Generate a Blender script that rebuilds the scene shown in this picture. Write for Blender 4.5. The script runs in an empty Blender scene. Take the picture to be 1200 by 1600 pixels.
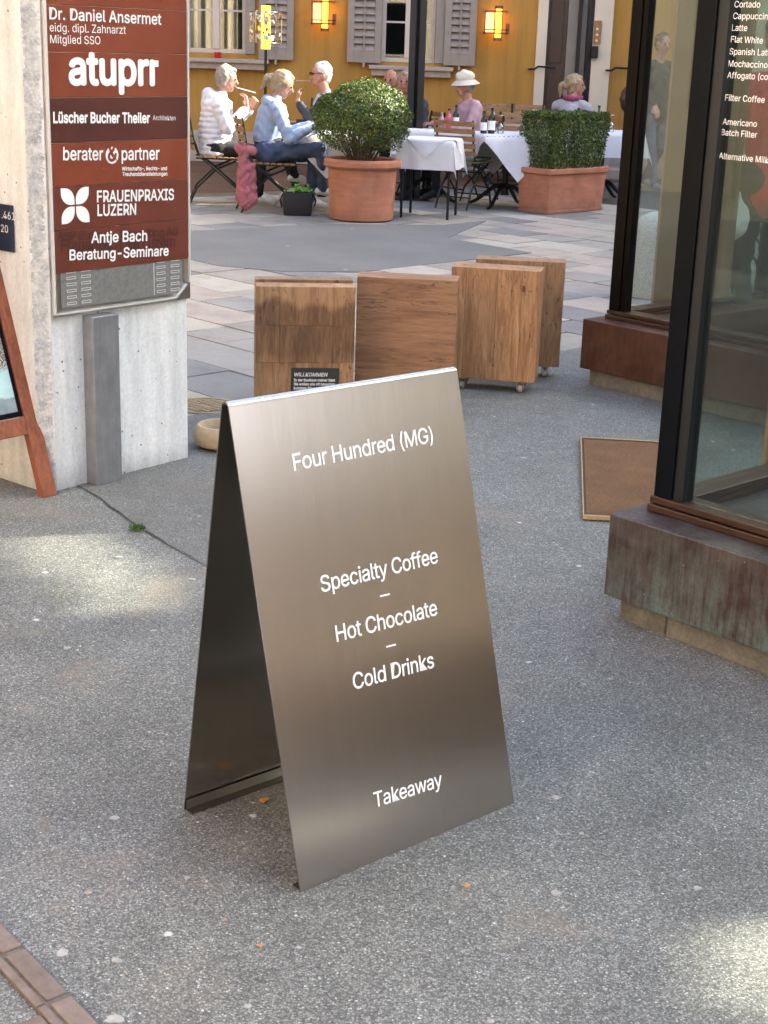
import bpy, bmesh, math, random, os
import numpy as np
from mathutils import Vector, Matrix
R = math.radians
rnd = random.Random(7)
sc = bpy.context.scene
COL = sc.collection

# ------------------------------------------------------------------ camera, sky, sun, exposure
F_PX, CAM_H = 2330.0, 1.6
TH = math.atan(F_PX / 7384.0)
SR = 0.0329; CR = math.sqrt(1 - SR * SR)
FW = Vector((0, math.cos(TH), -math.sin(TH)))
DN = Vector((0, -math.sin(TH), -math.cos(TH)))
RX = Vector((1, 0, 0))
CAMR = RX * CR - DN * SR
CAMD = DN * CR + RX * SR
CAMP = Vector((0, 0, CAM_H))
cd = bpy.data.cameras.new("camera")
cam = bpy.data.objects.new("camera", cd)
COL.objects.link(cam)
cd.sensor_fit = 'VERTICAL'; cd.sensor_height = 32.0; cd.sensor_width = 24.0
cd.lens = F_PX / 1600.0 * 32.0
cd.clip_start = 0.05; cd.clip_end = 600
m3 = Matrix((CAMR, -CAMD, -FW)).transposed()
cam.matrix_world = Matrix.Translation(CAMP) @ m3.to_4x4()
cd.dof.use_dof = False
sc.camera = cam

SUN_AZ = R(76)      # clockwise from +Y: the sun stands over the added block to the right, slightly beyond
SUN_EL = R(30)
SUN_DIR = Vector((math.sin(SUN_AZ) * math.cos(SUN_EL), math.cos(SUN_AZ) * math.cos(SUN_EL), math.sin(SUN_EL)))
w = bpy.data.worlds.new("World"); sc.world = w; w.use_nodes = True
wn = w.node_tree
sky = wn.nodes.new("ShaderNodeTexSky"); sky.sky_type = 'NISHITA'; sky.sun_disc = False
sky.sun_elevation = SUN_EL; sky.sun_rotation = SUN_AZ; sky.air_density = 0.7; sky.dust_density = 3.0; sky.ozone_density = 0.6
wn.links.new(sky.outputs[0], wn.nodes["Background"].inputs[0])
wn.nodes["Background"].inputs[1].default_value = 0.15
sl = bpy.data.lights.new("sun", 'SUN'); sun = bpy.data.objects.new("sun", sl); COL.objects.link(sun)
sl.energy = 3.0; sl.angle = R(0.5); sl.color = (1.0, 0.90, 0.74)
sun.rotation_euler = (-SUN_DIR).to_track_quat('-Z', 'Y').to_euler()
sc.view_settings.view_transform = 'Standard'; sc.view_settings.look = 'None'
sc.view_settings.gamma = 1.0; sc.view_settings.use_curve_mapping = False
sc.view_settings.exposure = 3.05
sc.cycles.max_bounces = 8; sc.cycles.transparent_max_bounces = 16
sc.cycles.sample_clamp_indirect = 6.0
sc.cycles.use_denoising = True
sc.cycles.caustics_reflective = False; sc.cycles.caustics_refractive = False

# ------------------------------------------------------------------ measuring helpers (photo pixel -> place)
def ray(u, v):
    return FW + CAMR * ((u - 600) / F_PX) + CAMD * ((v - 800) / F_PX)
def gp(u, v, z=0.0):
    r = ray(u, v); return CAMP + r * ((z - CAM_H) / r.z)
def ap(u, v, y):
    r = ray(u, v); return CAMP + r * (y / r.y)
def pp(u, v, p0, n):
    r = ray(u, v); return CAMP + r * ((Vector(p0) - CAMP).dot(n) / r.dot(n))

# ------------------------------------------------------------------ materials
MATS = {}
class N:
    def __init__(s, name):
        s.m = bpy.data.materials.new(name); s.m.use_nodes = True
        s.t = s.m.node_tree; s.p = s.t.nodes["Principled BSDF"]; s.out = s.t.nodes["Material Output"]
        s.tc = s.t.nodes.new("ShaderNodeTexCoord")
        MATS[name] = s.m
    def L(s, a, b): s.t.links.new(a, b)
    def node(s, typ, **kw):
        n = s.t.nodes.new(typ)
        for k, v in kw.items():
            if k.startswith("i_"): n.inputs[k[2:].replace("_", " ")].default_value = v
            else: setattr(n, k, v)
        return n
    def coords(s, scale=(1, 1, 1), rot=(0, 0, 0), src='Object'):
        mp = s.node("ShaderNodeMapping"); mp.inputs["Scale"].default_value = scale; mp.inputs["Rotation"].default_value = rot
        s.L(s.tc.outputs[src], mp.inputs[0]); return mp.outputs[0]
    def noise(s, vec, scale=5, detail=4, rough=.55, dist=0):
        n = s.node("ShaderNodeTexNoise"); n.inputs["Scale"].default_value = scale; n.inputs["Detail"].default_value = detail
        n.inputs["Roughness"].default_value = rough; n.inputs["Distortion"].default_value = dist; s.L(vec, n.inputs["Vector"]); return n.outputs[0]
    def voro(s, vec, scale=5, feature='F1', out='Distance', rnd_=1.0):
        n = s.node("ShaderNodeTexVoronoi", feature=feature); n.inputs["Scale"].default_value = scale; n.inputs["Randomness"].default_value = rnd_
        s.L(vec, n.inputs["Vector"]); return n.outputs[out]
    def ramp(s, fac, stops, interp='LINEAR'):
        n = s.node("ShaderNodeValToRGB"); n.color_ramp.interpolation = interp
        e = n.color_ramp.elements
        while len(e) < len(stops): e.new(0.5)
        for q, (p, c) in zip(e, stops):
            q.position = p; q.color = (c, c, c, 1) if isinstance(c, (int, float)) else (*c, 1)
        s.L(fac, n.inputs[0]); return n.outputs[0]
    def mix(s, fac, a, b, mode='MIX'):
        n = s.node("ShaderNodeMix", data_type='RGBA', blend_type=mode)
        for i, v in ((0, fac), (6, a), (7, b)):
            if isinstance(v, (int, float)): n.inputs[i].default_value = v if i == 0 else (v, v, v, 1)
            elif isinstance(v, tuple): n.inputs[i].default_value = (*v, 1)
            else: s.L(v, n.inputs[i])
        return n.outputs[2]
    def math(s, op, a, b=0.0):
        n = s.node("ShaderNodeMath", operation=op)
        for i, v in enumerate((a, b)):
            if isinstance(v, (int, float)): n.inputs[i].default_value = v
            else: s.L(v, n.inputs[i])
        return n.outputs[0]
    def col(s, c):
        if isinstance(c, tuple): s.p.inputs["Base Color"].default_value = (*c, 1)
        else: s.L(c, s.p.inputs["Base Color"])
    def rough(s, v):
        if isinstance(v, (int, float)): s.p.inputs["Roughness"].default_value = v
        else: s.L(v, s.p.inputs["Roughness"])
    def bump(s, h, strength=.5, dist=.002):
        b = s.node("ShaderNodeBump"); b.inputs["Strength"].default_value = strength; b.inputs["Distance"].default_value = dist
        s.L(h, b.inputs["Height"]); s.L(b.outputs[0], s.p.inputs["Normal"])
    def set(s, **kw):
        for k, v in kw.items(): s.p.inputs[k.replace("_", " ")].default_value = v
    def z(s, src='Object', ax=2):
        n = s.node("ShaderNodeSeparateXYZ"); s.L(s.tc.outputs[src], n.inputs[0]); return n.outputs[ax]
    def rand(s):
        return s.node("ShaderNodeObjectInfo").outputs["Random"]

def simple(name, c, rough=.6, metal=0.0, var=.12, scale=8, bump=0.0, bscale=60, **kw):
    n = N(name); v = n.coords()
    f = n.noise(v, scale, 5)
    n.col(n.mix(1.0, tuple(c), n.ramp(f, [(.3, 1 - var), (.7, 1 + var)]), 'MULTIPLY'))
    n.rough(rough); n.set(Metallic=metal, **kw)
    if bump: n.bump(n.noise(v, bscale, 4), bump, .002)
    return n.m

def asphalt(name, base, tint, stone=1.0, cell=250, contrast=1.0):
    n = N(name); v = n.coords()
    # aggregate: every stone cell its own grey, a few white chips, binder between
    c = n.voro(v, cell, 'F1', 'Color')
    sp = n.node("ShaderNodeSeparateColor"); n.L(c, sp.inputs[0])
    d = n.voro(v, cell, 'F1', 'Distance')
    stones = n.ramp(sp.outputs[0], [(0, base * .50), (.45, base * .82), (.72, base * 1.15), (.90, base * 1.35 * stone), (.965, base * 1.6 * stone), (1, base * 2.5 * stone)])
    binder = n.ramp(d, [(.30, 1.0), (.62, .58)])
    a = n.mix(1.0, stones, binder, 'MULTIPLY')
    fine = n.noise(v, 620, 2, .6)
    a = n.mix(1.0, a, n.ramp(fine, [(.25, .66), (.75, 1.36)]), 'MULTIPLY')
    big = n.noise(v, 1.1, 6, .65)
    a = n.mix(1.0, a, n.ramp(big, [(.28, .64), (.5, 1.0), (.75, 1.18)]), 'MULTIPLY')
    med = n.noise(v, 9, 5, .7)
    a = n.mix(1.0, a, n.ramp(med, [(.3, .84), (.7, 1.14)]), 'MULTIPLY')
    a = n.mix(1.0, a, tint, 'MULTIPLY')
    # brownish worn stains
    st = n.noise(v, 2.3, 5, .6, .6)
    a = n.mix(n.ramp(st, [(.56, 0.0), (.74, .55)]), a, (base * 1.05, base * .84, base * .62))
    # old gum and pale droppings
    g = n.voro(v, 5.2, 'SMOOTH_F1', 'Distance') if False else n.voro(v, 5.2)
    wob = n.noise(v, 70, 3)
    gg = n.math('ADD', g, n.math('MULTIPLY', n.math('SUBTRACT', wob, .5), .07))
    a = n.mix(n.ramp(gg, [(.035, .72), (.056, 0.0)]), a, (base * 3.0, base * 3.0, base * 2.9))
    g2 = n.math('ADD', n.voro(n.coords((1, 1, 1), (0, 0, 1.1)), 17), n.math('MULTIPLY', n.math('SUBTRACT', wob, .5), .1))
    a = n.mix(n.ramp(g2, [(.035, .7), (.055, 0.0)]), a, (base * 3.6, base * 3.6, base * 3.6))
    n.col(a)
    n.rough(n.ramp(sp.outputs[1], [(0, .55), (1, .85)]))
    hb = n.math('ADD', n.math('MULTIPLY', binder, sp.outputs[2]), n.math('MULTIPLY', fine, .4))
    n.bump(hb, .55, .0035)
    return n.m

def wood(name, c_dark, c_light, axis='Z', scale=1.0, stain=False, knots=True, rough=.62, sat=1.0):
    n = N(name)
    s = {'X': (1.1, 9, 9), 'Y': (9, 1.1, 9), 'Z': (9, 9, 1.1)}[axis]
    off = n.node("ShaderNodeVectorMath", operation='ADD')
    n.L(n.tc.outputs['Object'], off.inputs[0])
    cx = n.node("ShaderNodeCombineXYZ"); r_ = n.rand()
    for i in range(3): n.L(n.math('MULTIPLY', r_, 7.3 + i * 3.1), cx.inputs[i])
    n.L(cx.outputs[0], off.inputs[1])
    mp = n.node("ShaderNodeMapping"); mp.inputs["Scale"].default_value = tuple(q * scale for q in s); n.L(off.outputs[0], mp.inputs[0])
    v = mp.outputs[0]
    g = n.noise(v, 2.2, 8, .62, .9)
    g2 = n.noise(v, 11, 4, .6, .3)
    rings = n.math('FRACT', n.math('MULTIPLY', g, 7.0))
    rr = n.ramp(rings, [(0, .66), (.18, 1.0), (.85, 1.06), (1, .72)])
    base = n.mix(n.ramp(g, [(.3, 0.0), (.7, 1.0)]), tuple(c_dark), tuple(c_light))
    a = n.mix(.55, base, n.mix(1.0, base, rr, 'MULTIPLY'))
    a = n.mix(1.0, a, n.ramp(g2, [(.3, .78), (.7, 1.15)]), 'MULTIPLY')
    a = n.mix(1.0, a, n.ramp(r_, [(0, .90), (1, 1.10)]), 'MULTIPLY')
    ck = n.noise(v, 3.3, 3, .5, .25)
    crack = n.ramp(n.math('ABSOLUTE', n.math('SUBTRACT', ck, .5)), [(.002, 0.1), (.008, 1.0)])
    gate = n.ramp(n.noise(n.coords(), 3.2, 2), [(.44, 1.0), (.50, 0.0)])
    cr = n.mix(gate, 1.0, crack)
    a = n.mix(1.0, a, n.mix(.85, 1.0, cr), 'MULTIPLY')
    if knots:
        ks = {'X': (.6, 1, 1), 'Y': (1, .6, 1), 'Z': (1, 1, .6)}[axis]
        mk = n.node("ShaderNodeMapping"); mk.inputs["Scale"].default_value = ks; n.L(off.outputs[0], mk.inputs[0])
        kd = n.math('ADD', n.voro(mk.outputs[0], 6.5), n.math('MULTIPLY', n.noise(mk.outputs[0], 40, 2), .03))
        a = n.mix(n.ramp(kd, [(.05, .88), (.085, .55), (.10, 0.0), (.13, .35), (.16, 0)]), a, tuple(q * .28 for q in c_dark))
    if stain:
        zz = n.z(); wob = n.noise(n.coords((1, .2, .3)), 8, 3, .55)
        hgt = n.math('SUBTRACT', zz, n.math('MULTIPLY', n.math('SUBTRACT', wob, .5), .22))
        wet = n.ramp(n.math('MULTIPLY', hgt, 1.0), [(.20, .35), (.30, .95), (.505, 1.0), (.540, 0.0)])
        a = n.mix(n.math('MULTIPLY', wet, n.ramp(g2, [(.3, .95), (.7, .78)])), a, n.mix(1.0, a, (.36, .31, .27), 'MULTIPLY'))
    n.col(a); n.rough(rough)
    n.bump(n.math('ADD', n.math('MULTIPLY', rings, .35), n.math('ADD', n.math('MULTIPLY', cr, 1.2), g2)), .5, .002)
    return n.m

asphalt("asphalt", .225, (.985, 1.0, .91))
asphalt("asphalt_newer", .20, (1.0, 1.0, .90), stone=.8, cell=280)
# asphalt of the square, worn smooth
n = N("square_asphalt"); v = n.coords()
f = n.noise(v, 1.4, 6, .6); f2 = n.noise(v, 90, 4, .7)
a = n.ramp(f, [(.3, (.115, .12, .112)), (.7, (.155, .158, .148))])
a = n.mix(1.0, a, n.ramp(f2, [(.3, .82), (.7, 1.2)]), 'MULTIPLY')
a = n.mix(n.ramp(n.voro(v, 2.6), [(.04, .55), (.06, 0)]), a, (.42, .42, .41))
n.col(a); n.rough(.7); n.bump(f2, .3, .002)
# sandstone and granite slabs
n = N("slab_stone"); v = n.coords(); r_ = n.rand()
tone = n.ramp(r_, [(0, (.28, .262, .215)), (.16, (.34, .315, .255)), (.32, (.25, .242, .215)), (.48, (.34, .295, .24)), (.62, (.18, .18, .17)), (.76, (.37, .345, .28)), (.9, (.26, .242, .21)), (1, (.21, .205, .185))], 'CONSTANT')
f = n.noise(v, 3.0, 7, .65, .4); f2 = n.noise(v, 120, 4, .75)
a = n.mix(1.0, tone, n.ramp(f, [(.28, .72), (.5, 1.0), (.75, 1.16)]), 'MULTIPLY')
a = n.mix(1.0, a, n.ramp(f2, [(.3, .8), (.7, 1.18)]), 'MULTIPLY')
a = n.mix(n.ramp(n.noise(v, 1.1, 5, .7), [(.55, 0), (.75, .5)]), a, (.15, .15, .155))
n.col(a); n.rough(.72); n.bump(n.math('ADD', f, f2), .5, .003)
simple("joint_mortar", (.09, .085, .08), .9, var=.3, scale=30)
simple("ground_mat", (.13, .13, .13), .9, var=.2, scale=.5)

# concrete
n = N("concrete"); v = n.coords()
f = n.noise(v, 2.2, 8, .62); f2 = n.noise(v, 70, 5, .7); f3 = n.noise(n.coords((9, 9, .8)), 2.2, 5, .6)
a = n.ramp(f, [(.25, (.60, .61, .60)), (.5, (.72, .73, .72)), (.78, (.82, .82, .80))])
a = n.mix(1.0, a, n.ramp(f2, [(.3, .88), (.7, 1.09)]), 'MULTIPLY')
a = n.mix(1.0, a, n.ramp(f3, [(.3, .80), (.65, 1.08)]), 'MULTIPLY')
pit = n.math('ADD', n.voro(v, 22), n.math('MULTIPLY', f2, .05))
pm = n.ramp(pit, [(.095, 0.0), (.13, 1.0)])
a = n.mix(1.0, a, n.mix(.7, 1.0, pm), 'MULTIPLY')
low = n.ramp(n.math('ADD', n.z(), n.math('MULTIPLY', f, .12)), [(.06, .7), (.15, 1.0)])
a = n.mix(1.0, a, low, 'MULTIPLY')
n.col(a); n.rough(.82); n.bump(n.math('ADD', n.math('MULTIPLY', pm, 1.4), f2), .55, .003)
# worn dark arris
n = N("worn_concrete"); v = n.coords()
f = n.noise(v, 26, 6, .8); f2 = n.noise(v, 110, 5, .75)
a = n.ramp(f, [(.30, (.28, .29, .31)), (.46, (.50, .52, .54)), (.60, (.70, .70, .68))])
n.col(n.mix(1.0, a, n.ramp(f2, [(.3, .75), (.7, 1.2)]), 'MULTIPLY')); n.rough(.9); n.bump(n.math('ADD', f, f2), .9, .006)
# plinth concrete
n = N("plinth_concrete"); v = n.coords()
f = n.noise(v, 8, 7, .7, .8); f2 = n.noise(v, 90, 5, .7)
a = n.ramp(f, [(.3, (.085, .083, .078)), (.6, (.165, .158, .145)), (.8, (.27, .26, .24))])
n.col(n.mix(1.0, a, n.ramp(f2, [(.3, .8), (.7, 1.2)]), 'MULTIPLY')); n.rough(.85); n.bump(n.math('ADD', f, f2), .8, .006)
# copper sheet, patina
def copper(name, green, c1, c2):
    n = N(name); v = n.coords()
    f = n.noise(v, 6, 6, .65, .4); st = n.math('ADD', n.math('MULTIPLY', n.noise(n.coords((55, 55, 5)), 1.3, 7, .7), .55), n.math('MULTIPLY', n.noise(n.coords((9, 9, 4)), 1.0, 6, .7, 1.2), .45)); sp = n.noise(v, 120, 4, .7)
    a = n.ramp(f, [(.3, c1), (.7, c2)])
    a = n.mix(1.0, a, n.ramp(st, [(.3, .72), (.7, 1.25)]), 'MULTIPLY')
    zz = n.z()
    m = n.math('MULTIPLY', n.ramp(n.math('ADD', st, n.math('MULTIPLY', f, .5)), [(.66, 0.0), (.90, 1.0)]), n.ramp(zz, [(.07, 1.0), (.31, .45)]))
    m = n.math("MULTIPLY", m, n.ramp(sp, [(.3, .35), (.65, 1.0)]))
    a = n.mix(n.math('MULTIPLY', m, green), a, (.13, .20, .19))
    a = n.mix(n.ramp(n.voro(v, 26), [(.03, .8 * min(1, green)), (.06, 0)]), a, (.38, .42, .40))
    n.col(a); n.set(Metallic=.35); n.rough(n.ramp(sp, [(.3, .34), (.7, .6)])); n.bump(n.math('ADD', st, sp), .25, .002)
copper("copper_patina", 1.15, (.036, .024, .024), (.088, .046, .042))
copper("copper_brown", .12, (.055, .020, .012), (.10, .038, .022))
simple("bronze_rail", (.065, .035, .025), .38, .5, var=.2)
simple("mullion_dark", (.0035, .0045, .007), .3, 0, var=.2, Specular_IOR_Level=.1)
simple("mullion_brown", (.005, .0035, .003), .3, 0, var=.2, Specular_IOR_Level=.08)
simple("mullion_tan", (.20, .115, .055), .45, .1)

# brushed steel
n = N("brushed_steel")
dp = n.node("ShaderNodeVectorMath", operation='DOT_PRODUCT'); n.L(n.tc.outputs['Object'], dp.inputs[0]); dp.inputs[1].default_value = (.7534, .6576, 0)
zc_ = n.z()
def uz(a, b_):
    cx_ = n.node("ShaderNodeCombineXYZ"); n.L(n.math('MULTIPLY', dp.outputs["Value"], a), cx_.inputs[0]); n.L(n.math('MULTIPLY', zc_, b_), cx_.inputs[2]); return cx_.outputs[0]
f = n.noise(uz(420, 1.6), 1.0, 3, .7); fb = n.noise(uz(60, .5), 1.0, 4, .6); h = n.noise(uz(2, 60), 1.0, 3, .5)
c = n.mix(.30, (.40, .372, .338), n.mix(1.0, (.40, .372, .338), n.ramp(f, [(.3, .82), (.7, 1.16)]), 'MULTIPLY'))
c = n.mix(1.0, c, n.ramp(fb, [(.3, .975), (.7, 1.025)]), 'MULTIPLY')
sm = n.noise(n.coords(), 5, 5, .7, .5)
c = n.mix(1.0, c, n.ramp(sm, [(.3, .98), (.7, 1.02)]), 'MULTIPLY')
n.col(c); n.set(Metallic=1.0); n.rough(.235)
n.set(Anisotropic=.75, Anisotropic_Rotation=0.0)
tg = n.node("ShaderNodeCombineXYZ"); tg.inputs[0].default_value = .7534; tg.inputs[1].default_value = .6576; tg.inputs[2].default_value = 0.0; n.L(tg.outputs[0], n.p.inputs["Tangent"])
simple("steel_edge", (.62, .58, .52), .3, 1.0, var=.06)
n = N("galvanised"); v = n.coords()
f = n.noise(v, 14, 5, .6); f2 = n.noise(n.coords((30, 30, 3)), 2, 4, .6); sp = n.voro(v, 38)
a = n.ramp(f, [(.3, (.24, .245, .26)), (.7, (.33, .335, .35))]); a = n.mix(1.0, a, n.ramp(f2, [(.3, .88), (.7, 1.08)]), 'MULTIPLY')
a = n.mix(n.ramp(sp, [(.06, .5), (.10, 0)]), a, (.55, .55, .55))
n.col(a); n.set(Metallic=.55); n.rough(.45)
n = N("engraved_plate"); v = n.coords()
f = n.noise(v, 60, 4, .7); sp = n.voro(v, 70)
a = n.ramp(f, [(.3, (.19, .19, .185)), (.7, (.28, .28, .27))]); a = n.mix(n.ramp(sp, [(.06, .6), (.10, 0)]), a, (.5, .5, .48))
n.col(a); n.set(Metallic=.3); n.rough(.4)
def plate(name, c1, c2):
    n = N(name); v = n.coords()
    f = n.noise(v, 5, 6, .65, .3); s = n.voro(n.coords((1, 1, 1), (.3, 0, .2)), 16); sc_ = n.noise(n.coords((40, 40, 4), (0, .7, 0)), 1.5, 3, .6)
    a = n.ramp(f, [(.3, c1), (.7, c2)])
    a = n.mix(n.ramp(s, [(.025, .65), (.045, 0)]), a, (.34, .20, .16))
    a = n.mix(n.ramp(sc_, [(.70, 0), (.78, .25)]), a, (.40, .27, .22))
    n.col(a); n.rough(.34)
plate("plate_brown", (.18, .040, .018), (.235, .058, .028))
plate("plate_dark", (.075, .022, .017), (.10, .030, .022))
plate("plate_mid", (.125, .033, .020), (.16, .043, .027))
simple("ghost_print", (.075, .030, .026), .4)
simple("white_print", (.86, .85, .82), .5, var=.05)
simple("vinyl_white", (.90, .90, .90), .5, var=.02)
n = N("acrylic"); n.col((.85, .87, .86)); n.rough(.12); n.set(Transmission_Weight=.35)
simple("slate_board", (.022, .024, .026), .7, var=.2, scale=30)
simple("chalk", (.66, .66, .63), .9, var=.25, scale=200)
simple("enamel_navy", (.012, .018, .04), .3)

def terracotta(name):
    n = N(name); v = n.coords()
    f = n.noise(v, 5, 6, .65); r2 = n.noise(n.coords((1, 1, 9)), 3, 4, .6); sp = n.noise(v, 130, 3)
    a = n.ramp(f, [(.25, (.30, .115, .065)), (.55, (.40, .165, .095)), (.8, (.46, .205, .125))])
    a = n.mix(1.0, a, n.ramp(r2, [(.3, .84), (.7, 1.1)]), 'MULTIPLY')
    a = n.mix(n.ramp(n.math('ADD', n.z(), n.math('MULTIPLY', f, .25)), [(.10, .55), (.24, 0)]), a, (.17, .095, .07))
    a = n.mix(n.ramp(n.noise(n.coords((1, 1, .5), (0, 0, .6)), 7, 6, .7), [(.58, 0), (.78, .35)]), a, (.50, .34, .25))
    n.col(a); n.rough(.85); n.bump(n.math('ADD', r2, sp), .3, .004)
terracotta("terracotta")
simple("soil", (.03, .02, .014), .95, var=.4, scale=60, bump=.6)
# leaves
def leafmat(name, c1, c2, c3):
    n = N(name)
    a = n.node("ShaderNodeNewGeometry").outputs["Random Per Island"]
    c = n.ramp(a, [(0, c1), (.55, c2), (.92, c3), (1, tuple(q * 1.3 for q in c3))])
    n.col(c); n.rough(.38); n.set(Transmission_Weight=0.0, Subsurface_Weight=0.0)
    tr = n.node("ShaderNodeBsdfTranslucent"); n.L(c, tr.inputs[0])
    mx = n.node("ShaderNodeMixShader"); mx.inputs[0].default_value = .28
    n.L(n.p.outputs[0], mx.inputs[1]); n.L(tr.outputs[0], mx.inputs[2]); n.L(mx.outputs[0], n.out.inputs[0])
leafmat("box_leaf", (.012, .032, .006), (.044, .086, .014), (.185, .235, .034))
leafmat("salad_leaf", (.10, .26, .03), (.20, .42, .06), (.3, .55, .1))
simple("twig", (.09, .06, .035), .9)

n = N("yellow_plaster"); v = n.coords()
f = n.noise(v, 1.1, 6, .6); f2 = n.noise(v, 60, 4, .7)
a = n.ramp(f, [(.3, (.40, .205, .036)), (.7, (.46, .25, .05))])
a = n.mix(n.ramp(n.noise(v, .6, 4, .6), [(.5, 0), (.75, .35)]), a, (.42, .22, .07))
a = n.mix(1.0, a, n.ramp(n.noise(n.coords((5, 5, .35)), 1.4, 6, .65), [(.35, .86), (.6, 1.05)]), 'MULTIPLY')
n.col(n.mix(1.0, a, n.ramp(f2, [(.3, .88), (.7, 1.08)]), 'MULTIPLY')); n.rough(.85); n.bump(f2, .25, .003)
simple("cream_plaster", (.68, .58, .42), .85, var=.08, scale=1.5, bump=.2)
simple("side_plaster", (.17, .14, .095), .85, var=.1, scale=1.2)
simple("grey_beige_plaster", (.52, .42, .31), .85, var=.1, scale=1.2, bump=.2)
simple("warm_stone", (.66, .54, .42), .85, var=.12, scale=.6, bump=.2)
simple("shutter_paint", (.30, .25, .20), .6, var=.07)
simple("sill_stone", (.40, .34, .27), .75, var=.1)
simple("window_paint", (.62, .52, .42), .5, var=.05)
simple("door_brown", (.055, .024, .012), .4, var=.2)
simple("panel_taupe", (.27, .22, .17), .6, var=.1)
simple("black_metal", (.012, .013, .014), .42, .4, var=.2)
simple("post_paint", (.007, .009, .012), .38, .1, var=.1)
simple("chair_metal", (.016, .022, .018), .45, .3)
simple("roof_tile", (.19, .08, .05), .85, var=.3, scale=6)
simple("curtain_fabric", (.62, .56, .44), .9, var=.1)
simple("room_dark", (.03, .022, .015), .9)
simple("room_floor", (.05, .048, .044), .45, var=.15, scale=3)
simple("cloth_white", (.62, .62, .64), .85, var=.04, bump=.15, bscale=20)
simple("cloth_beige", (.42, .34, .26), .85, var=.06)
simple("cushion_green", (.10, .20, .15), .8)
simple("jeans", (.045, .065, .115), .85, var=.3, scale=14, bump=.3)
simple("trousers_black", (.012, .012, .015), .85)
simple("jacket_white", (.66, .66, .70), .75, var=.05, scale=30)
simple("hoodie_blue", (.27, .35, .50), .85, var=.07, scale=20, bump=.3)
simple("jacket_black", (.02, .02, .028), .7, var=.2)
simple("jacket_pink", (.40, .26, .29), .85, var=.1)
simple("jacket_grey", (.34, .33, .36), .85, var=.12)
simple("jacket_red", (.55, .02, .03), .7, var=.1)
simple("coat_dark", (.016, .014, .014), .8)
simple("pink_cloth", (.33, .105, .12), .8, var=.15, scale=14)
simple("shirt_pale", (.42, .42, .45), .8)
simple("scarf_plum", (.25, .05, .10), .85)
simple("skin", (.36, .175, .115), .55, var=.12, scale=26, Subsurface_Weight=.05)
simple("skin_pale", (.40, .21, .145), .55, var=.12, scale=26, Subsurface_Weight=.05)
simple("shoe_white", (.72, .72, .70), .6)
simple("shoe_blue", (.10, .16, .22), .7)
simple("bag_black", (.010, .010, .011), .7)
simple("plastic_bag", (.72, .72, .74), .5)
def hairmat(name, c1, c2):
    n = N(name); f = n.noise(n.coords((45, 45, 7)), 5, 5, .7, .8)
    n.col(n.ramp(f, [(.35, c1), (.62, c2)])); n.rough(.5); n.bump(f, .6, .006)
hairmat("hair_blond", (.13, .085, .04), (.46, .35, .21))
hairmat("hair_grey", (.08, .07, .06), (.42, .36, .29))
hairmat("hair_white", (.36, .34, .31), (.62, .59, .55))
hairmat("hair_dark", (.02, .014, .010), (.06, .045, .035))
simple("hat_cream", (.58, .54, .44), .85)
simple("candle_red", (.55, .02, .02), .3)
simple("wine_red_label", (.45, .08, .10), .5)
simple("dark_bottle", (.012, .016, .010), .12)
simple("green_bottle", (.06, .20, .09), .1, Transmission_Weight=.4)
simple("granite", (.36, .36, .36), .8, var=.5, scale=150)
n = N("clinker"); v = n.coords()
f = n.noise(v, 30, 5, .7); a = n.ramp(f, [(.3, (.13, .095, .075)), (.7, (.20, .155, .125))])
n.col(n.mix(1.0, a, n.ramp(n.rand(), [(0, .85), (1, 1.15)]), 'MULTIPLY')); n.rough(.75); n.bump(n.noise(v, 160, 4, .7), .5, .002)
simple("clinker_joint", (.12, .10, .085), .9, var=.3, scale=50)
n = N("coir"); v = n.coords((1, 3, 1))
f = n.noise(v, 75, 6, .85); f2 = n.noise(n.coords(), 5, 4, .6)
a = n.ramp(f, [(.3, (.07, .032, .013)), (.5, (.18, .09, .038)), (.72, (.34, .19, .085))]); a = n.mix(1.0, a, n.ramp(f2, [(.3, .75), (.7, 1.15)]), 'MULTIPLY')
n.col(a); n.rough(.95); n.bump(f, 1.0, .006)
simple("mat_trim", (.42, .31, .17), .8, var=.2, scale=40)
simple("brass_iron", (.30, .245, .15), .5, .35, var=.2, scale=20)
simple("iron_dark", (.02, .018, .015), .7)
simple("stoneware", (.40, .30, .19), .6, var=.18, scale=24, bump=.2)
simple("grit_mat", (.20, .19, .17), .9, var=.6, scale=200)
simple("deck_wood", (.085, .045, .025), .75, var=.3, scale=9)
simple("dry_leaf", (.55, .24, .06), .8, var=.35, scale=70)
simple("pale_chip", (.34, .335, .31), .8, var=.2, scale=60)
simple("moss_green", (.07, .14, .02), .9, var=.3, scale=60)
simple("caster_rubber", (.40, .38, .35), .6)
simple("caster_steel", (.30, .28, .25), .35, .8)
simple("crack_dark", (.03, .03, .03), .95)
wood("wood_vertical", (.27, .125, .052), (.52, .29, .145), 'Z')
wood("wood_horizontal", (.22, .105, .052), (.46, .25, .13), 'X')
wood("wood_stained", (.25, .125, .055), (.50, .29, .145), 'Z', stain=True, knots=False)
wood("wood_aged", (.19, .10, .05), (.40, .23, .12), 'Z')
wood("wood_red_frame", (.16, .042, .018), (.33, .105, .048), 'Z', 1.6, knots=False, rough=.4)
wood("wood_slat", (.20, .095, .035), (.42, .23, .10), 'Y', 2.0, knots=False, rough=.45)
wood("wood_slat_dark", (.09, .05, .025), (.17, .10, .05), 'Y', 2.0, knots=False, rough=.45)

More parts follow.
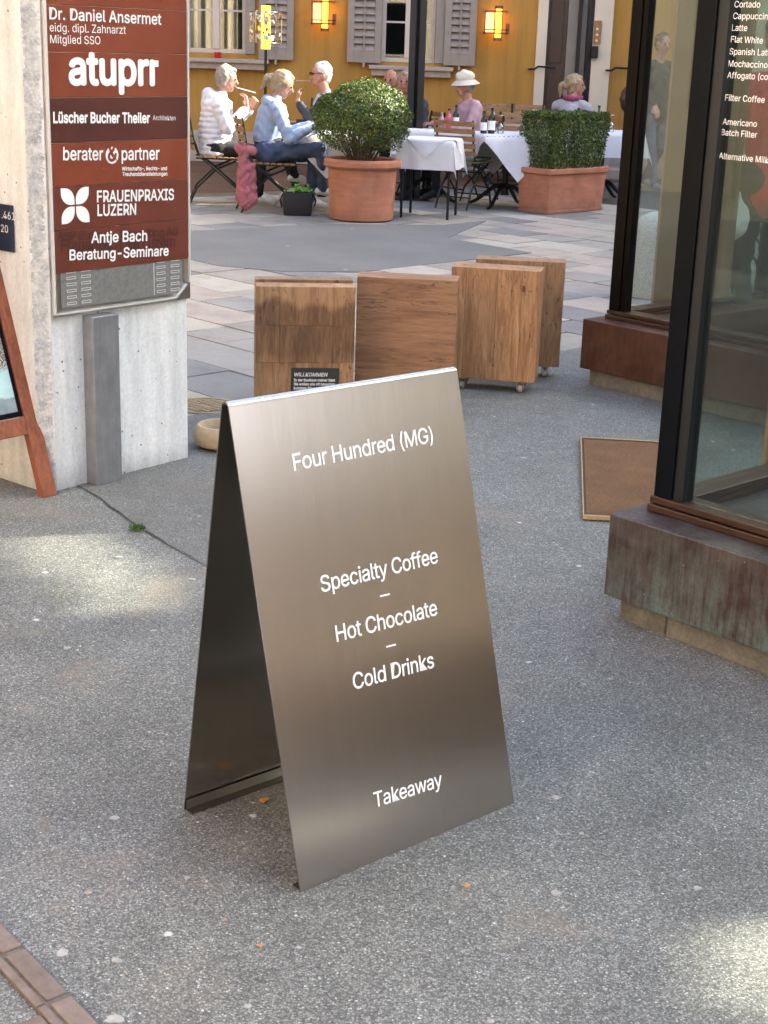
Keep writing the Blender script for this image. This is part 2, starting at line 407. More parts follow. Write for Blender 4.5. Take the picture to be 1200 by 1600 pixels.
# printed picture on the wooden pavement sign
n = N("poster_print"); v = n.coords()
sw = n.node("ShaderNodeTexWave", wave_type='RINGS'); sw.inputs["Scale"].default_value = 13; sw.inputs["Distortion"].default_value = 26; sw.inputs["Detail"].default_value = 6; sw.inputs["Detail Scale"].default_value = 2.6
n.L(v, sw.inputs[0])
top = n.mix(n.ramp(n.noise(v, 9, 5, .7), [(.35, .75), (.65, .1)]), n.ramp(sw.outputs[1], [(.2, (.10, .09, .08)), (.6, (.40, .37, .33)), (.9, (.68, .66, .60))]), (.16, .14, .12))
zz = n.math('ADD', n.z(), n.math('MULTIPLY', n.noise(v, 5, 4), .08))
mid = n.mix(n.noise(v, 9, 4), (.25, .48, .50), (.62, .78, .76))
low = n.mix(n.noise(v, 26, 5, .7), (.10, .15, .17), (.36, .42, .44))
c = n.mix(n.ramp(zz, [(.40, 0), (.405, 1)], 'LINEAR'), low, mid)
c = n.mix(n.ramp(zz, [(.485, 0), (.50, 1)]), c, top)
n.col(c); n.rough(.25)

# window glass: real thin panes
def glass(name, tint, k=1.0, dark=None):
    n = N(name)
    t = n.node("ShaderNodeBsdfTransparent"); t.inputs[0].default_value = (*tint, 1)
    g = n.node("ShaderNodeBsdfGlossy"); g.inputs["Roughness"].default_value = .015; g.inputs[0].default_value = (.95, .97, .96, 1)
    fr = n.node("ShaderNodeFresnel"); fr.inputs[0].default_value = 1.52
    f = n.math('MINIMUM', n.math('ADD', n.math('MULTIPLY', fr.outputs[0], 2.0 * k), 0.0), 1.0)
    mx = n.node("ShaderNodeMixShader"); n.L(f, mx.inputs[0]); n.L(t.outputs[0], mx.inputs[1]); n.L(g.outputs[0], mx.inputs[2])
    n.L(mx.outputs[0], n.out.inputs[0]); n.t.nodes.remove(n.p)
glass("pane_green", (.945, .98, .96), .10)
glass("pane_dark", (.74, .80, .77), .22)
glass("pane_grey", (.60, .66, .62), 1.3)
glass("drinking_glass", (.93, .95, .95), 1.6)
def emit(name, c, s):
    n = N(name); n.col((*c,)); n.p.inputs["Emission Color"].default_value = (*c, 1); n.p.inputs["Emission Strength"].default_value = s; n.rough(.5)
emit("lamp_yellow", (1.0, .50, .03), .75)
emit("lamp_peach", (1.0, .42, .16), .35)
emit("lantern_yellow", (1.0, .55, .04), .55)

# ------------------------------------------------------------------ object helpers
def origin_of(p):
    o = Vector((0, 0, 0))
    while p is not None: o += p.location; p = p.parent
    return o
class MB:
    def __init__(s): s.v = []; s.f = []; s.mi = []; s.cur = 0
    def add(s, vs, fs):
        b = len(s.v); s.v += [tuple(q) for q in vs]; s.f += [tuple(b + i for i in f) for f in fs]; s.mi += [s.cur] * len(fs)
        return s
    def hexa(s, p):      # 8 points: bottom 4 ccw, top 4 ccw
        return s.add(p, [(3, 2, 1, 0), (4, 5, 6, 7), (0, 1, 5, 4), (1, 2, 6, 5), (2, 3, 7, 6), (3, 0, 4, 7)])
    def box(s, x0, x1, y0, y1, z0, z1):
        return s.hexa([(x0, y0, z0), (x1, y0, z0), (x1, y1, z0), (x0, y1, z0), (x0, y0, z1), (x1, y0, z1), (x1, y1, z1), (x0, y1, z1)])
    def obox(s, o, ex, ey, ez):   # corner + three edge vectors
        o, ex, ey, ez = map(Vector, (o, ex, ey, ez))
        return s.hexa([o, o + ex, o + ex + ey, o + ey, o + ez, o + ex + ez, o + ex + ey + ez, o + ey + ez])
    def bar(s, a, b, wd, th, up=(0, 0, 1)):   # rectangular bar between two points
        a, b = Vector(a), Vector(b); d = (b - a).normalized(); sx = d.cross(Vector(up))
        if sx.length < 1e-4: sx = d.cross(Vector((1, 0, 0)))
        sx.normalize(); sy = sx.cross(d)
        return s.obox(a - sx * wd / 2 - sy * th / 2, sx * wd, sy * th, b - a)
    def tube(s, pts, r, n=8, r1=None, cap=True):
        pts = [Vector(p) for p in pts]; m = len(pts); vs = []; fs = []
        ref = Vector((0.3, 0.2, 1)).normalized()
        for i, p in enumerate(pts):
            d = (pts[min(i + 1, m - 1)] - pts[max(i - 1, 0)]).normalized()
            a = d.cross(ref)
            if a.length < .05: a = d.cross(Vector((1, 0, 0)))
            a.normalize(); b = d.cross(a)
            rr = r if r1 is None else r + (r1 - r) * i / (m - 1)
            if isinstance(r, (list, tuple)): rr = r[i]
            for k in range(n):
                t = 2 * math.pi * k / n; vs.append(p + a * (rr * math.cos(t)) + b * (rr * math.sin(t)))
        for i in range(m - 1):
            for k in range(n):
                fs.append((i * n + k, i * n + (k + 1) % n, (i + 1) * n + (k + 1) % n, (i + 1) * n + k))
        if cap: fs += [tuple(range(n - 1, -1, -1)), tuple((m - 1) * n + k for k in range(n))]
        return s.add(vs, fs)
    def lathe(s, c, prof, n=32, cap=True):    # profile of (r, z)
        c = Vector(c); vs = []; fs = []; m = len(prof)
        for r, z in prof:
            for k in range(n):
                t = 2 * math.pi * k / n; vs.append((c.x + r * math.cos(t), c.y + r * math.sin(t), c.z + z))
        for i in range(m - 1):
            for k in range(n):
                fs.append((i * n + k, i * n + (k + 1) % n, (i + 1) * n + (k + 1) % n, (i + 1) * n + k))
        if cap: fs += [tuple(range(n - 1, -1, -1)), tuple((m - 1) * n + k for k in range(n))]
        return s.add(vs, fs)
    def prism(s, poly, z0, z1):
        n = len(poly); vs = [(x, y, z0) for x, y in poly] + [(x, y, z1) for x, y in poly]
        return s.add(vs, [tuple(range(n - 1, -1, -1)), tuple(range(n, 2 * n))] + [(i, (i + 1) % n, n + (i + 1) % n, n + i) for i in range(n)])
    def mesh(s, name, mats, o=Vector((0, 0, 0)), smooth=False, bevel=0):
        me = bpy.data.meshes.new(name)
        me.from_pydata([(x - o.x, y - o.y, z - o.z) for x, y, z in s.v], [], s.f)
        if not isinstance(mats, (list, tuple)): mats = [mats]
        for m in mats: me.materials.append(MATS[m])
        if len(mats) > 1: me.polygons.foreach_set("material_index", s.mi)
        bm = bmesh.new(); bm.from_mesh(me)
        bmesh.ops.recalc_face_normals(bm, faces=bm.faces)
        if bevel:
            es = [e for e in bm.edges if len(e.link_faces) == 2 and e.calc_face_angle(0) > .6]
            bmesh.ops.bevel(bm, geom=es, offset=bevel, segments=2, affect='EDGES', profile=.5)
        bm.to_mesh(me); bm.free()
        if smooth:
            me.polygons.foreach_set("use_smooth", [True] * len(me.polygons))
            if smooth != 'all': me.set_sharp_from_angle(angle=R(38))
        return me
    def build(s, name, mats, parent=None, smooth=False, bevel=0, **tags):
        o = bpy.data.objects.new(name, s.mesh(name, mats, origin_of(parent), smooth, bevel))
        COL.objects.link(o); o.parent = parent
        for k, v in tags.items(): o[k] = v
        return o
def thing(name, label, cat, loc=(0, 0, 0), rz=0.0, group=None):
    o = bpy.data.objects.new(name, None); COL.objects.link(o); o.empty_display_size = .1
    o.location = loc; o.rotation_euler = (0, 0, rz); o['label'] = label; o['category'] = cat
    if group: o['group'] = group
    return o
def tag(o, label, cat, group=None):
    o['label'] = label; o['category'] = cat
    if group: o['group'] = group
    return o
def tree(root):
    out = {}
    for o in bpy.data.objects:
        if o.parent: out.setdefault(o.parent, []).append(o)
    return out
def dup(root, loc, rz, label, group=None):
    kids = tree(root)
    def cp(o, par):
        c = o.copy(); COL.objects.link(c)
        if par is not None: c.parent = par
        for k in kids.get(o, []): cp(k, c)
        return c
    r = cp(root, None); r.location = loc; r.rotation_euler = (0, 0, rz); r['label'] = label
    if group: r['group'] = group
    return r
LOCAL = Vector((0, 0, 0))

FONTS = {}
def font(kind):
    if kind not in FONTS:
        base = os.path.join(bpy.utils.resource_path('LOCAL'), "datafiles", "fonts")
        f = None
        for p in ("Inter.woff2",):
            try: f = bpy.data.fonts.load(os.path.join(base, p)); break
            except Exception: f = None
        FONTS[kind] = f
    return FONTS[kind]
def lettering(body, p0, p1, nrm, mat, parent, width=None, hscale=1.0, bold=0.0, name="lettering", size=None, track=1.0, italic=0.0, lift=.0006, depth=.0004):
    """text standing on the baseline p0 -> p1 in a plane with normal nrm"""
    p0, p1 = Vector(p0), Vector(p1); X = (p1 - p0).normalized(); Z = Vector(nrm).normalized(); Y = Z.cross(X).normalized()
    c = bpy.data.curves.new(name, 'FONT'); c.body = body; c.size = 1.0; c.space_character = track; c.shear = italic
    f = font('sans')
    if f: c.font = f
    c.offset = 0.0; c.extrude = 0.0; c.resolution_u = 3
    t = bpy.data.objects.new("tmp", c); COL.objects.link(t)
    dg = bpy.context.evaluated_depsgraph_get(); dg.update()
    me = bpy.data.meshes.new_from_object(t.evaluated_get(dg), depsgraph=dg)
    bpy.data.objects.remove(t); 
    co = np.empty(len(me.vertices) * 3); me.vertices.foreach_get("co", co); co = co.reshape(-1, 3)
    if bold:      # heavier weight: the same outlines laid over each other, shifted by a hair
        fs = [tuple(p.vertices) for p in me.polygons]; nv = len(co); offs = [(0, 0)] + [(bold * math.cos(k * math.pi / 4), bold * math.sin(k * math.pi / 4)) for k in range(8)]
        co = np.concatenate([np.stack([co[:, 0] + a, co[:, 1] + b, np.full(nv, i * .004)], 1) for i, (a, b) in enumerate(offs)])
        me2 = bpy.data.meshes.new(name); me2.from_pydata(co.tolist(), [], [tuple(v + nv * i for v in f) for i in range(9) for f in fs]); bpy.data.meshes.remove(me); me = me2
    else: co[:, 2] = 0
    x0, x1 = co[:, 0].min(), co[:, 0].max()
    s = size if size else ((p1 - p0).length if width is None else width) / (x1 - x0)
    o = origin_of(parent)
    Pn = np.array(p0 + Z * lift - o)[None] + np.outer((co[:, 0] - x0) * s, np.array(X)) + np.outer(co[:, 1] * s * hscale, np.array(Y)) + np.outer(co[:, 2] * .008, np.array(Z))
    me.vertices.foreach_set("co", Pn.ravel()); me.update()
    me.materials.clear(); me.materials.append(MATS[mat])
    ob = bpy.data.objects.new(name, me); COL.objects.link(ob); ob.parent = parent
    return ob, s
def quad_poly(pts, nrm, mat, parent, name, lift=.0006):
    nz = Vector(nrm).normalized(); m = MB(); m.add([Vector(p) + nz * lift for p in pts], [tuple(range(len(pts)))])
    return m.build(name, mat, parent)

# ------------------------------------------------------------------ ground
EB = Vector((math.cos(R(44)), math.sin(R(44)), 0)); EA = Vector((math.cos(R(-46)), math.sin(R(-46)), 0))
m = MB(); m.add([(-250, -250, -.045), (250, -250, -.045), (250, 250, -.045), (-250, 250, -.045)], [(0, 1, 2, 3)])
m.build("ground", "ground_mat", kind="structure")
P0 = Vector((-.9, 6.35, 0))
def bl(t): p = P0 + EB * t; return (p.x, p.y)
m = MB(); m.prism([(-30, -30), (40, -30), bl(48), bl(-40)], -.04, 0.0)
m.build("asphalt_road", "asphalt", kind="structure")
m = MB()
jl = [(-1.24, 5.42), (-1.03, 5.13), (-.83, 4.80), (-.70, 4.63), (-.54, 4.42), (-.36, 4.19), (-.16, 3.96), (-.05, 3.85), (-.05, 4.6)]
jl2 = [(x + rnd.uniform(-.006, .006), y + rnd.uniform(-.006, .006)) for x, y in jl]
upper = [(-.16, 6.6), bl(0.95), bl(0.4), bl(-.6), (-1.3, 5.8)]
m.prism(jl2 + upper, 0.0003, .0016)
m.build("asphalt_patch", "asphalt_newer", kind="structure")
# the crack along the joint of the two asphalt pours
m = MB(); pts = []
for (x0, y0), (x1, y1) in zip(jl2[:7], jl2[1:8]):
    for k in range(6):
        t = k / 6; pts.append(Vector((x0 + (x1 - x0) * t + rnd.uniform(-.005, .005), y0 + (y1 - y0) * t + rnd.uniform(-.005, .005), .0052)))
L_ = []; Rr = []
for i, p in enumerate(pts):
    d = (pts[min(i + 1, len(pts) - 1)] - pts[max(i - 1, 0)]).normalized(); nn = Vector((-d.y, d.x, 0)); wd = rnd.uniform(.0010, .0042)
    L_.append(p + nn * wd); Rr.append(p - nn * wd)
k = len(pts); m.add(L_ + Rr, [(i, i + 1, k + i + 1, k + i) for i in range(k - 1)])
m.build("asphalt_crack", "crack_dark", kind="structure")

m = MB(); m.prism([bl(-40), bl(48), (60, 60), (-60, 60)], -.04, -.014)
paving = m.build("pavement", "joint_mortar", kind="structure")
def clip(poly, px, py, nx, ny):
    out = []
    for i in range(len(poly)):
        a, b = poly[i], poly[(i + 1) % len(poly)]
        da = (a[0] - px) * nx + (a[1] - py) * ny; db = (b[0] - px) * nx + (b[1] - py) * ny
        if da >= 0: out.append(a)
        if (da >= 0) != (db >= 0):
            t = da / (da - db); out.append((a[0] + (b[0] - a[0]) * t, a[1] + (b[1] - a[1]) * t))
    return out
band = [(-1.9, 12.75), (-1.35, 13.15), (-.87, 13.53), (-.55, 13.72), (.0, 13.83), (.44, 13.9), (.88, 14.39), (.47, 12.97), (1.13, 12.19), (-.24, 10.83), (-.79, 10.74), (-1.25, 10.89), (-1.55, 11.22), (-2.6, 11.5), (-2.9, 12.4)]
def inside(p, poly):
    c = False
    for i in range(len(poly)):
        (x0, y0), (x1, y1) = poly[i], poly[i - 1]
        if (y0 > p[1]) != (y1 > p[1]) and p[0] < (x1 - x0) * (p[1] - y0) / (y1 - y0) + x0: c = not c
    return c
m = MB(); m.prism(band, -.006, .002); m.build("smooth_asphalt_strip", "square_asphalt", kind="structure")
nslab = 0
b = -3.0; rest = MB()
slabs = []
a_row = 0.0
while a_row < 15.5:
    wd = rnd.choice([.34, .38, .42, .46])
    t = -9.0 + rnd.uniform(0, .5)
    while t < 13.0:
        ln = rnd.choice([.36, .45, .52, .6, .72])
        # rows run along EA; they are stacked along EB
        slabs.append((a_row, wd, t, ln)); t += ln
    a_row += wd
# rows stacked in the direction across EA, starting left of the passage
START = P0 + EB * -6.5 + EA * 0
cand = []
for (r0, wd, t, ln) in slabs:
    o = START + EB * r0 * 1.0 - EA * 0
    g_ = .006
    c4 = []
    for (u_, v_) in ((r0 + g_, t + g_), (r0 + wd - g_, t + g_), (r0 + wd - g_, t + ln - g_), (r0 + g_, t + ln - g_)):
        q = START + EB * u_ - EA * v_
        c4.append((q.x + rnd.uniform(-.006, .006), q.y + rnd.uniform(-.006, .006)))
    c4 = clip(c4, P0.x, P0.y + .012, -EA.x, -EA.y)
    if len(c4) < 3: continue
    cx = sum(p[0] for p in c4) / len(c4); cy = sum(p[1] for p in c4) / len(c4)
    if cy > 19.7 or all(inside(p, band) for p in c4): continue
    area = abs(sum(c4[i][0] * c4[(i + 1) % len(c4)][1] - c4[(i + 1) % len(c4)][0] * c4[i][1] for i in range(len(c4)))) / 2
    if area < .004: continue
    vis = (-.145 * cy - .5 < cx < .27 * cy + .6)
    cand.append((not vis, cy, c4))
cand.sort(key=lambda q: (q[0], q[1]))
for i, (nv, cy, c4) in enumerate(cand):
    top = rnd.uniform(-.0055, -.001)
    if nv and cy > 19: continue
    if i < 298:
        mm = MB(); mm.prism(c4, -.03, top); s_ = mm.build("slab", "slab_stone", paving, bevel=.004 if cy < 11 else 0)
        nslab += 1
    else:
        rest.prism(c4, -.03, top)
if rest.f: rest.build("slab_field", "slab_stone", paving, kind="stuff")

# timber deck in front of the yellow house, pale metal edge
deck = bpy.data.objects.new("terrace_deck", None); COL.objects.link(deck); deck["kind"] = "structure"
DK = Vector((math.cos(R(32)), math.sin(R(32)), 0)); DNm = Vector((-DK.y, DK.x, 0)); DO = Vector((-2.0, 15.75, 0))
m = MB(); q_ = [DO - DK * 5 - DNm * .012, DO + DK * 6.2 - DNm * .012, DO + DK * 6.2 + DNm * .004, DO - DK * 5 + DNm * .004]; m.prism([(p.x, p.y) for p in q_], -.01, .034); m.build("metal_edge", "steel_edge", deck)
for i in range(36):
    q_ = [DO - DK * 5 + DNm * (.006 + .145 * i), DO + DK * 6.2 + DNm * (.006 + .145 * i), DO + DK * 6.2 + DNm * (.006 + .145 * i + .139), DO - DK * 5 + DNm * (.006 + .145 * i + .139)]
    c4 = clip([(p.x, p.y) for p in q_], 0, 19.97, 0, -1)
    if len(c4) < 3: continue
    m = MB(); m.prism(c4, .0, .03 + rnd.uniform(-.001, .001)); m.build("board", "deck_wood", deck)

# clinker kerb, bottom corner of the passage, with a granite flag inside it
KO = Vector((-.693, 2.424, 0)); KD = Vector((.638, -.770, 0)); KM = Vector((-.770, -.638, 0))
m = MB(); m.obox(KO - KD * 1.2 + Vector((0, 0, .0005)), KD * 2.4, KM * .066, (0, 0, .007))
kerb = m.build("kerb", "clinker_joint", kind="structure")
for i in range(-7, 8):
    a0 = KO + KD * (.1125 + .1735 * i - .00) + KM * .0035
    if a0.y < 1.2: continue
    pz = .013
    mm = MB()
    o_ = a0; L1 = KD * .1635; W1 = KM * .040
    mm.obox(o_ + KD * .002 + Vector((0, 0, .004)), L1 * .97, W1, (0, 0, pz - .004))
    mm.build("brick", "clinker", kerb, bevel=.003)
    mm = MB(); mm.obox(a0 + KM * .046 + Vector((0, 0, .004)) - KD * .003, KD * .168, KM * .016, (0, 0, .007))
    mm.build("brick", "clinker", kerb, bevel=.002)
m = MB(); m.obox(KO + KM * .068 + KD * -1.2 + Vector((0, 0, .0005)), KD * 1.345, KM * .9, (0, 0, .009))
m.build("granite_flag", "granite", kind="structure")
m = MB(); m.obox(KO + KM * .068 + KD * .297 + Vector((0, 0, .0005)), KD * .8, KM * .9, (0, 0, .006))
m.build("clinker_paving", "clinker", kind="structure")

# ------------------------------------------------------------------ yellow house across the square
FY = 20.0
def fx(u, v=60): return ap(u, v, FY).x
def fz(u, v): return ap(u, v, FY).z
def wall_holes(m, x0, x1, z0, z1, y0, y1, holes):
    xs = sorted({x0, x1, *[h[0] for h in holes], *[h[1] for h in holes]})
    for a, b_ in zip(xs[:-1], xs[1:]):
        hs = sorted([h for h in holes if h[0] < b_ - 1e-6 and h[1] > a + 1e-6], key=lambda h: h[2])
        z = z0
        for h in hs:
            if h[2] > z: m.box(a, b_, y0, y1, z, h[2])
            z = h[3]
        if z < z1: m.box(a, b_, y0, y1, z, z1)
house = thing("yellow_house", "yellow plastered restaurant house with grey shutters behind the terrace", "house", (0, FY, 0))
W1 = (fx(289), fx(384), fz(340, 83), 3.05)       # window openings
W2 = (fx(596), fx(680), fz(640, 98), 3.05)
W0 = (-5.6, -4.7, W1[2], 3.05)
D1 = (fx(854), fx(926), 0.0, 3.0)
HX0, HX1 = -11.0, fx(985) + .7
upper_w = [(x, x + .85, 4.6, 6.1) for x in (-9.5, -6.6, -3.7, -1.6, .8, 2.6)]
m = MB(); wall_holes(m, HX0, HX1, -.02, 9.0, FY, FY + .45, [W0, W1, W2, D1] + upper_w)
m.build("wall", "yellow_plaster", house)
m = MB(); m.box(HX0, HX1, FY - .015, FY - .001, 0, .42); m.build("skirting", "sill_stone", house)
m = MB(); m.hexa([(HX0 - .4, FY - .9, 9.0), (HX1 + .3, FY - .9, 9.0), (HX1 + .3, FY + 7, 9.0), (HX0 - .4, FY + 7, 9.0), (HX0 - .4, FY - .9, 9.1), (HX1 + .3, FY - .9, 9.1), (HX1 + .3, FY + 4, 11.5), (HX0 - .4, FY + 4, 11.5)])
m.build("roof", "roof_tile", house)
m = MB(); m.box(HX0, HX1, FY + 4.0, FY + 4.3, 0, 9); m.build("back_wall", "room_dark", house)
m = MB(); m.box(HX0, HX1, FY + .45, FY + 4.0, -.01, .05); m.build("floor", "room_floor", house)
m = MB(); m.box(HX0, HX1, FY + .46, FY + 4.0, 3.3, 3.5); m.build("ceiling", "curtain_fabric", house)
def window(x0, x1, z0, z1, curtain=True, bar_z=None, parent=house, y=FY, cols=2):
    f = MB(); fw = .055
    f.box(x0, x1, y + .10, y + .16, z0, z0 + fw); f.box(x0, x1, y + .10, y + .16, z1 - fw, z1)
    f.box(x0, x0 + fw, y + .10, y + .16, z0 + fw, z1 - fw); f.box(x1 - fw, x1, y + .10, y + .16, z0 + fw, z1 - fw)
    fr = f.build("window", "window_paint", parent, bevel=.004)
    cw = (x1 - x0) / cols
    for i in range(1, cols):
        mm = MB(); mm.box(x0 + cw * i - .045, x0 + cw * i + .045, y + .085, y + .165, z0 + fw, z1 - fw); mm.build("mullion", "window_paint", fr, bevel=.004)
    for i in range(cols):
        a = x0 + cw * i + (fw if i == 0 else .045); b_ = x0 + cw * (i + 1) - (fw if i == cols - 1 else .045)
        zs = [z0 + fw] + ([bar_z] if bar_z else []) + ([bar_z + .62] if bar_z and bar_z + .7 < z1 else []) + [z1 - fw]
        for j, (za, zb) in enumerate(zip(zs[:-1], zs[1:])):
            g0 = .012 if j else 0
            mm = MB(); mm.box(a, b_, y + .125, y + .132, za + g0, zb - (.012 if j < len(zs) - 2 else 0)); mm.build("pane", "pane_grey", fr)
        for zb in zs[1:-1]:
            mm = MB(); mm.box(a, b_, y + .108, y + .150, zb - .012, zb + .012); mm.build("glazing_bar", "window_paint", fr)
    if curtain:
        mm = MB(); k = 26
        for s_ in range(2):
            xa = x0 + .03 if s_ == 0 else x1 - .03 - (x1 - x0) * .36; ww = (x1 - x0) * .36
            vs = []; 
            for i in range(k + 1):
                xx = xa + ww * i / k; yy = y + .30 + .022 * math.sin(i * 1.6)
                vs += [(xx, yy, z0 + .03), (xx, yy, z1)]
            c_ = MB(); c_.add(vs, [(2 * i, 2 * i + 2, 2 * i + 3, 2 * i + 1) for i in range(k)])
            c_.build("curtain", "curtain_fabric", fr, smooth='all')
    return fr
window(*W0, bar_z=W0[2] + .66); window(*W1, bar_z=fz(340, 16))
window(*W2, curtain=False, bar_z=fz(640, 35))
for u in upper_w: window(*u, bar_z=u[2] + .9)
def surround(x0, x1, z0, z1):
    m = MB(); t = .12; d0, d1 = FY - .03, FY + .10
    m.box(x0 - t, x0, d0, d1, z0, z1 + t); m.box(x1, x1 + t, d0, d1, z0, z1 + t); m.box(x0, x1, d0, d1, z1, z1 + t)
    m.build("window_surround", "shutter_paint", house, bevel=.006)
for q in (W0, W1, W2): surround(*q)
def sill(u0, v0, u1, v1, depth=.14, h=.13):
    x0, x1, zt = fx(u0, v0), fx(u1, v0), fz(u0, v0)
    m = MB(); m.box(x0, x1, FY - depth, FY - .002, zt - .05, zt); m.box(x0 + .03, x1 - .03, FY - depth + .045, FY - .002, zt - h, zt - .05)
    m.build("window_sill", "sill_stone", house, bevel=.006)
sill(250, 88, 421, 95); sill(577, 101, 708, 106)
def shutter(x0, x1, z0, z1):
    t = MB(); sx = .085; y0, y1 = FY - .085, FY - .04
    t.box(x0, x0 + sx, y0, y1, z0, z1); t.box(x1 - sx, x1, y0, y1, z0, z1)
    rails = [z0, z0 + .14]; 
    zr = [(z0, z0 + .14), (z0 + .14 + (z1 - z0 - .28) * .52, z0 + .14 + (z1 - z0 - .28) * .52 + .1), (z1 - .14, z1)]
    for a, b_ in zr: t.box(x0 + sx, x1 - sx, y0, y1, a, b_)
    sh = t.build("shutter", "shutter_paint", house, bevel=.004)
    for (a, b_) in ((zr[0][1], zr[1][0]), (zr[1][1], zr[2][0])):
        k = int((b_ - a) / .085)
        for i in range(k):
            zc = a + (b_ - a) * (i + .5) / k
            mm = MB(); hh = .036
            mm.hexa([(x0 + sx, y0 + .004, zc - hh - .006), (x1 - sx, y0 + .004, zc - hh - .006), (x1 - sx, y1 - .004, zc + hh - .012), (x0 + sx, y1 - .004, zc + hh - .012),
                     (x0 + sx, y0 + .004, zc - hh + .004), (x1 - sx, y0 + .004, zc - hh + .004), (x1 - sx, y1 - .004, zc + hh), (x0 + sx, y1 - .004, zc + hh)])
            mm.build("slat", "shutter_paint", sh)
    mm = MB(); xc = (x0 + x1) / 2; mm.box(xc - .009, xc + .009, y0 - .014, y0 - .001, z0 + .10, z1 - .2); mm.build("tilt_rod", "shutter_paint", sh)
    mm = MB(); mm.box(xc - .012, xc + .012, y0 - .03, y0 + .05, z0 - .055, z0 - .002); mm.build("shutter_catch", "sill_stone", sh)
SZ = 1.33
shutter(fx(405), fx(459), SZ, 3.15); shutter(fx(543), fx(596), SZ, 3.15); shutter(fx(694), fx(743), SZ, 3.15)
shutter(W0[0] - .6, W0[0] - .12, SZ, 3.15); shutter(W0[1] + .12, W0[1] + .6, SZ, 3.15)
# doorway
dx0, dx1 = D1[0], D1[1]
m = MB(); m.box(dx0 - .13, dx0, FY - .05, FY + .4, 0, 3.13); m.build("door_jamb", "cream_plaster", house, bevel=.006)
m = MB(); m.box(dx1, dx1 + .24, FY - .05, FY + .4, 0, 3.13); m.build("door_jamb", "cream_plaster", house, bevel=.006)
m = MB(); m.box(dx0, dx1, FY - .05, FY + .4, 3.0, 3.13); m.build("door_lintel", "cream_plaster", house)
m = MB(); m.box(dx0, dx0 + .27, FY + .14, FY + .20, .05, 2.98); d_ = m.build("door", "door_brown", house, bevel=.004)
mm = MB(); mm.box(dx0 + .05, dx0 + .22, FY + .13, FY + .139, .3, 1.25); mm.build("door_panel", "door_brown", d_, bevel=.006)
mm = MB(); mm.box(dx0 + .05, dx0 + .22, FY + .13, FY + .139, 1.4, 2.8); mm.build("door_panel", "door_brown", d_, bevel=.006)
m = MB(); m.box(dx0 + .272, dx0 + .45, FY + .12, FY + .2, .05, 2.98); m.build("door_side_panel", "panel_taupe", house)
m = MB(); m.box(fx(903), fx(908), FY + .02, FY + .2, .05, 2.98); m.build("door_leaf_edge", "black_metal", house)
m = MB(); m.box(fx(908.5), fx(917), FY + .10, FY + .16, .05, 2.98); m.build("glazed_door_leaf", "panel_taupe", house)
m = MB(); m.box(fx(917.5), fx(926), FY + .0, FY + .17, .05, 2.98); m.build("door_leaf_edge", "black_metal", house)
m = MB(); q0, q1 = ap(928, 32, FY), ap(937, 70, FY); m.box(q0.x, q1.x, FY - .075, FY - .052, q1.z, q0.z); pl_ = m.build("brass_plate", "wood_slat", house)
for k in range(3):
    mm = MB(); mm.tube([(q0.x + .04, FY - .078, q1.z + .05 + .07 * k), (q0.x + .04, FY - .09, q1.z + .05 + .07 * k)], .016, 10); mm.build("bell_button", "steel_edge", pl_)
m = MB(); q0, q1 = ap(923, 72, FY), ap(932, 91, FY); m.box(q0.x, q1.x, FY - .13, FY - .052, q1.z, q0.z); m.build("key_box", "black_metal", house, bevel=.01)
def handrail(u0, v0, u1, v1, u2, v2):
    m = MB(); a, b_, c_ = ap(u0, v0, FY - .12), ap(u1, v1, FY - .1), ap(u2, v2, FY - .1)
    mid = a + Vector((.06, 0, 0)); m.tube([a, mid, mid + Vector((.05, 0, .035)), b_, c_], .013, 8)
    m.tube([a, a + Vector((0, .119, 0))], .011, 6)
    m.build("handrail", "black_metal", house, smooth=True)
handrail(827, 108, 845, 104, 868, 106); handrail(948, 110, 962, 106, 985, 107)
m = MB(); 
for k in range(2): m.box(dx0 - .3 + .12 * k, dx1 + .4 - .12 * k, FY - .75 + .32 * k, FY - .016, 0 + .15 * k, .15 + .15 * k)
m.build("doorstep", "sill_stone", house, bevel=.01)

# wall lamps on the yellow wall
def wall_lamp(u, v_top, v_bot, s, label):
    top, bot = ap(u, v_top, FY - .12), ap(u, v_bot, FY - .12)
    t = thing("wall_lamp", label, "wall lamp", (top.x, FY, bot.z), 0, "glowing wall lamps on the yellow house")
    h = top.z - bot.z; X = 0
    def B(name, mat, x0, x1, y0, y1, z0, z1, par=t):
        m = MB(); m.box(x0, x1, y0, y1, z0, z1)
        me = m.mesh(name, mat, LOCAL); o = bpy.data.objects.new(name, me); COL.objects.link(o); o.parent = par; return o
    B("light_tube", "lamp_yellow", -.035, .045, -.17, -.09, .04, h - .04)
    B("back_glass", "lamp_peach", -.15, -.045, -.05, -.01, h * .22, h * .8)
    m = MB()
    for (x0, x1, z0, z1) in ((-.045, .055, 0, .035), (-.045, .055, h - .035, h), (-.17, .12, h * .20, h * .20 + .018), (-.17, .12, h * .82, h * .82 + .018), (-.17, -.155, h * .2, h * .83), (-.045, -.033, 0, h), (.045, .057, 0, h), (.10, .15, h * .2, h * .5), (-.17, .14, h * .30, h * .30 + .014)):
        m.box(x0, x1, -.18, -.165, z0, z1)
    for z0 in (h * .2, h * .82): m.box(-.17, -.155, -.165, 0, z0, z0 + .018); m.box(.10, .12, -.165, 0, z0, z0 + .018)
    me = m.mesh("bracket", "wood_red_frame", LOCAL); o = bpy.data.objects.new("bracket", me); COL.objects.link(o); o.parent = t
    return t
wall_lamp(508, -6, 49, 1, "glowing yellow wall lamp between the two shuttered windows")
wall_lamp(779, 9, 64, 1, "glowing yellow wall lamp between window shutter and house door")
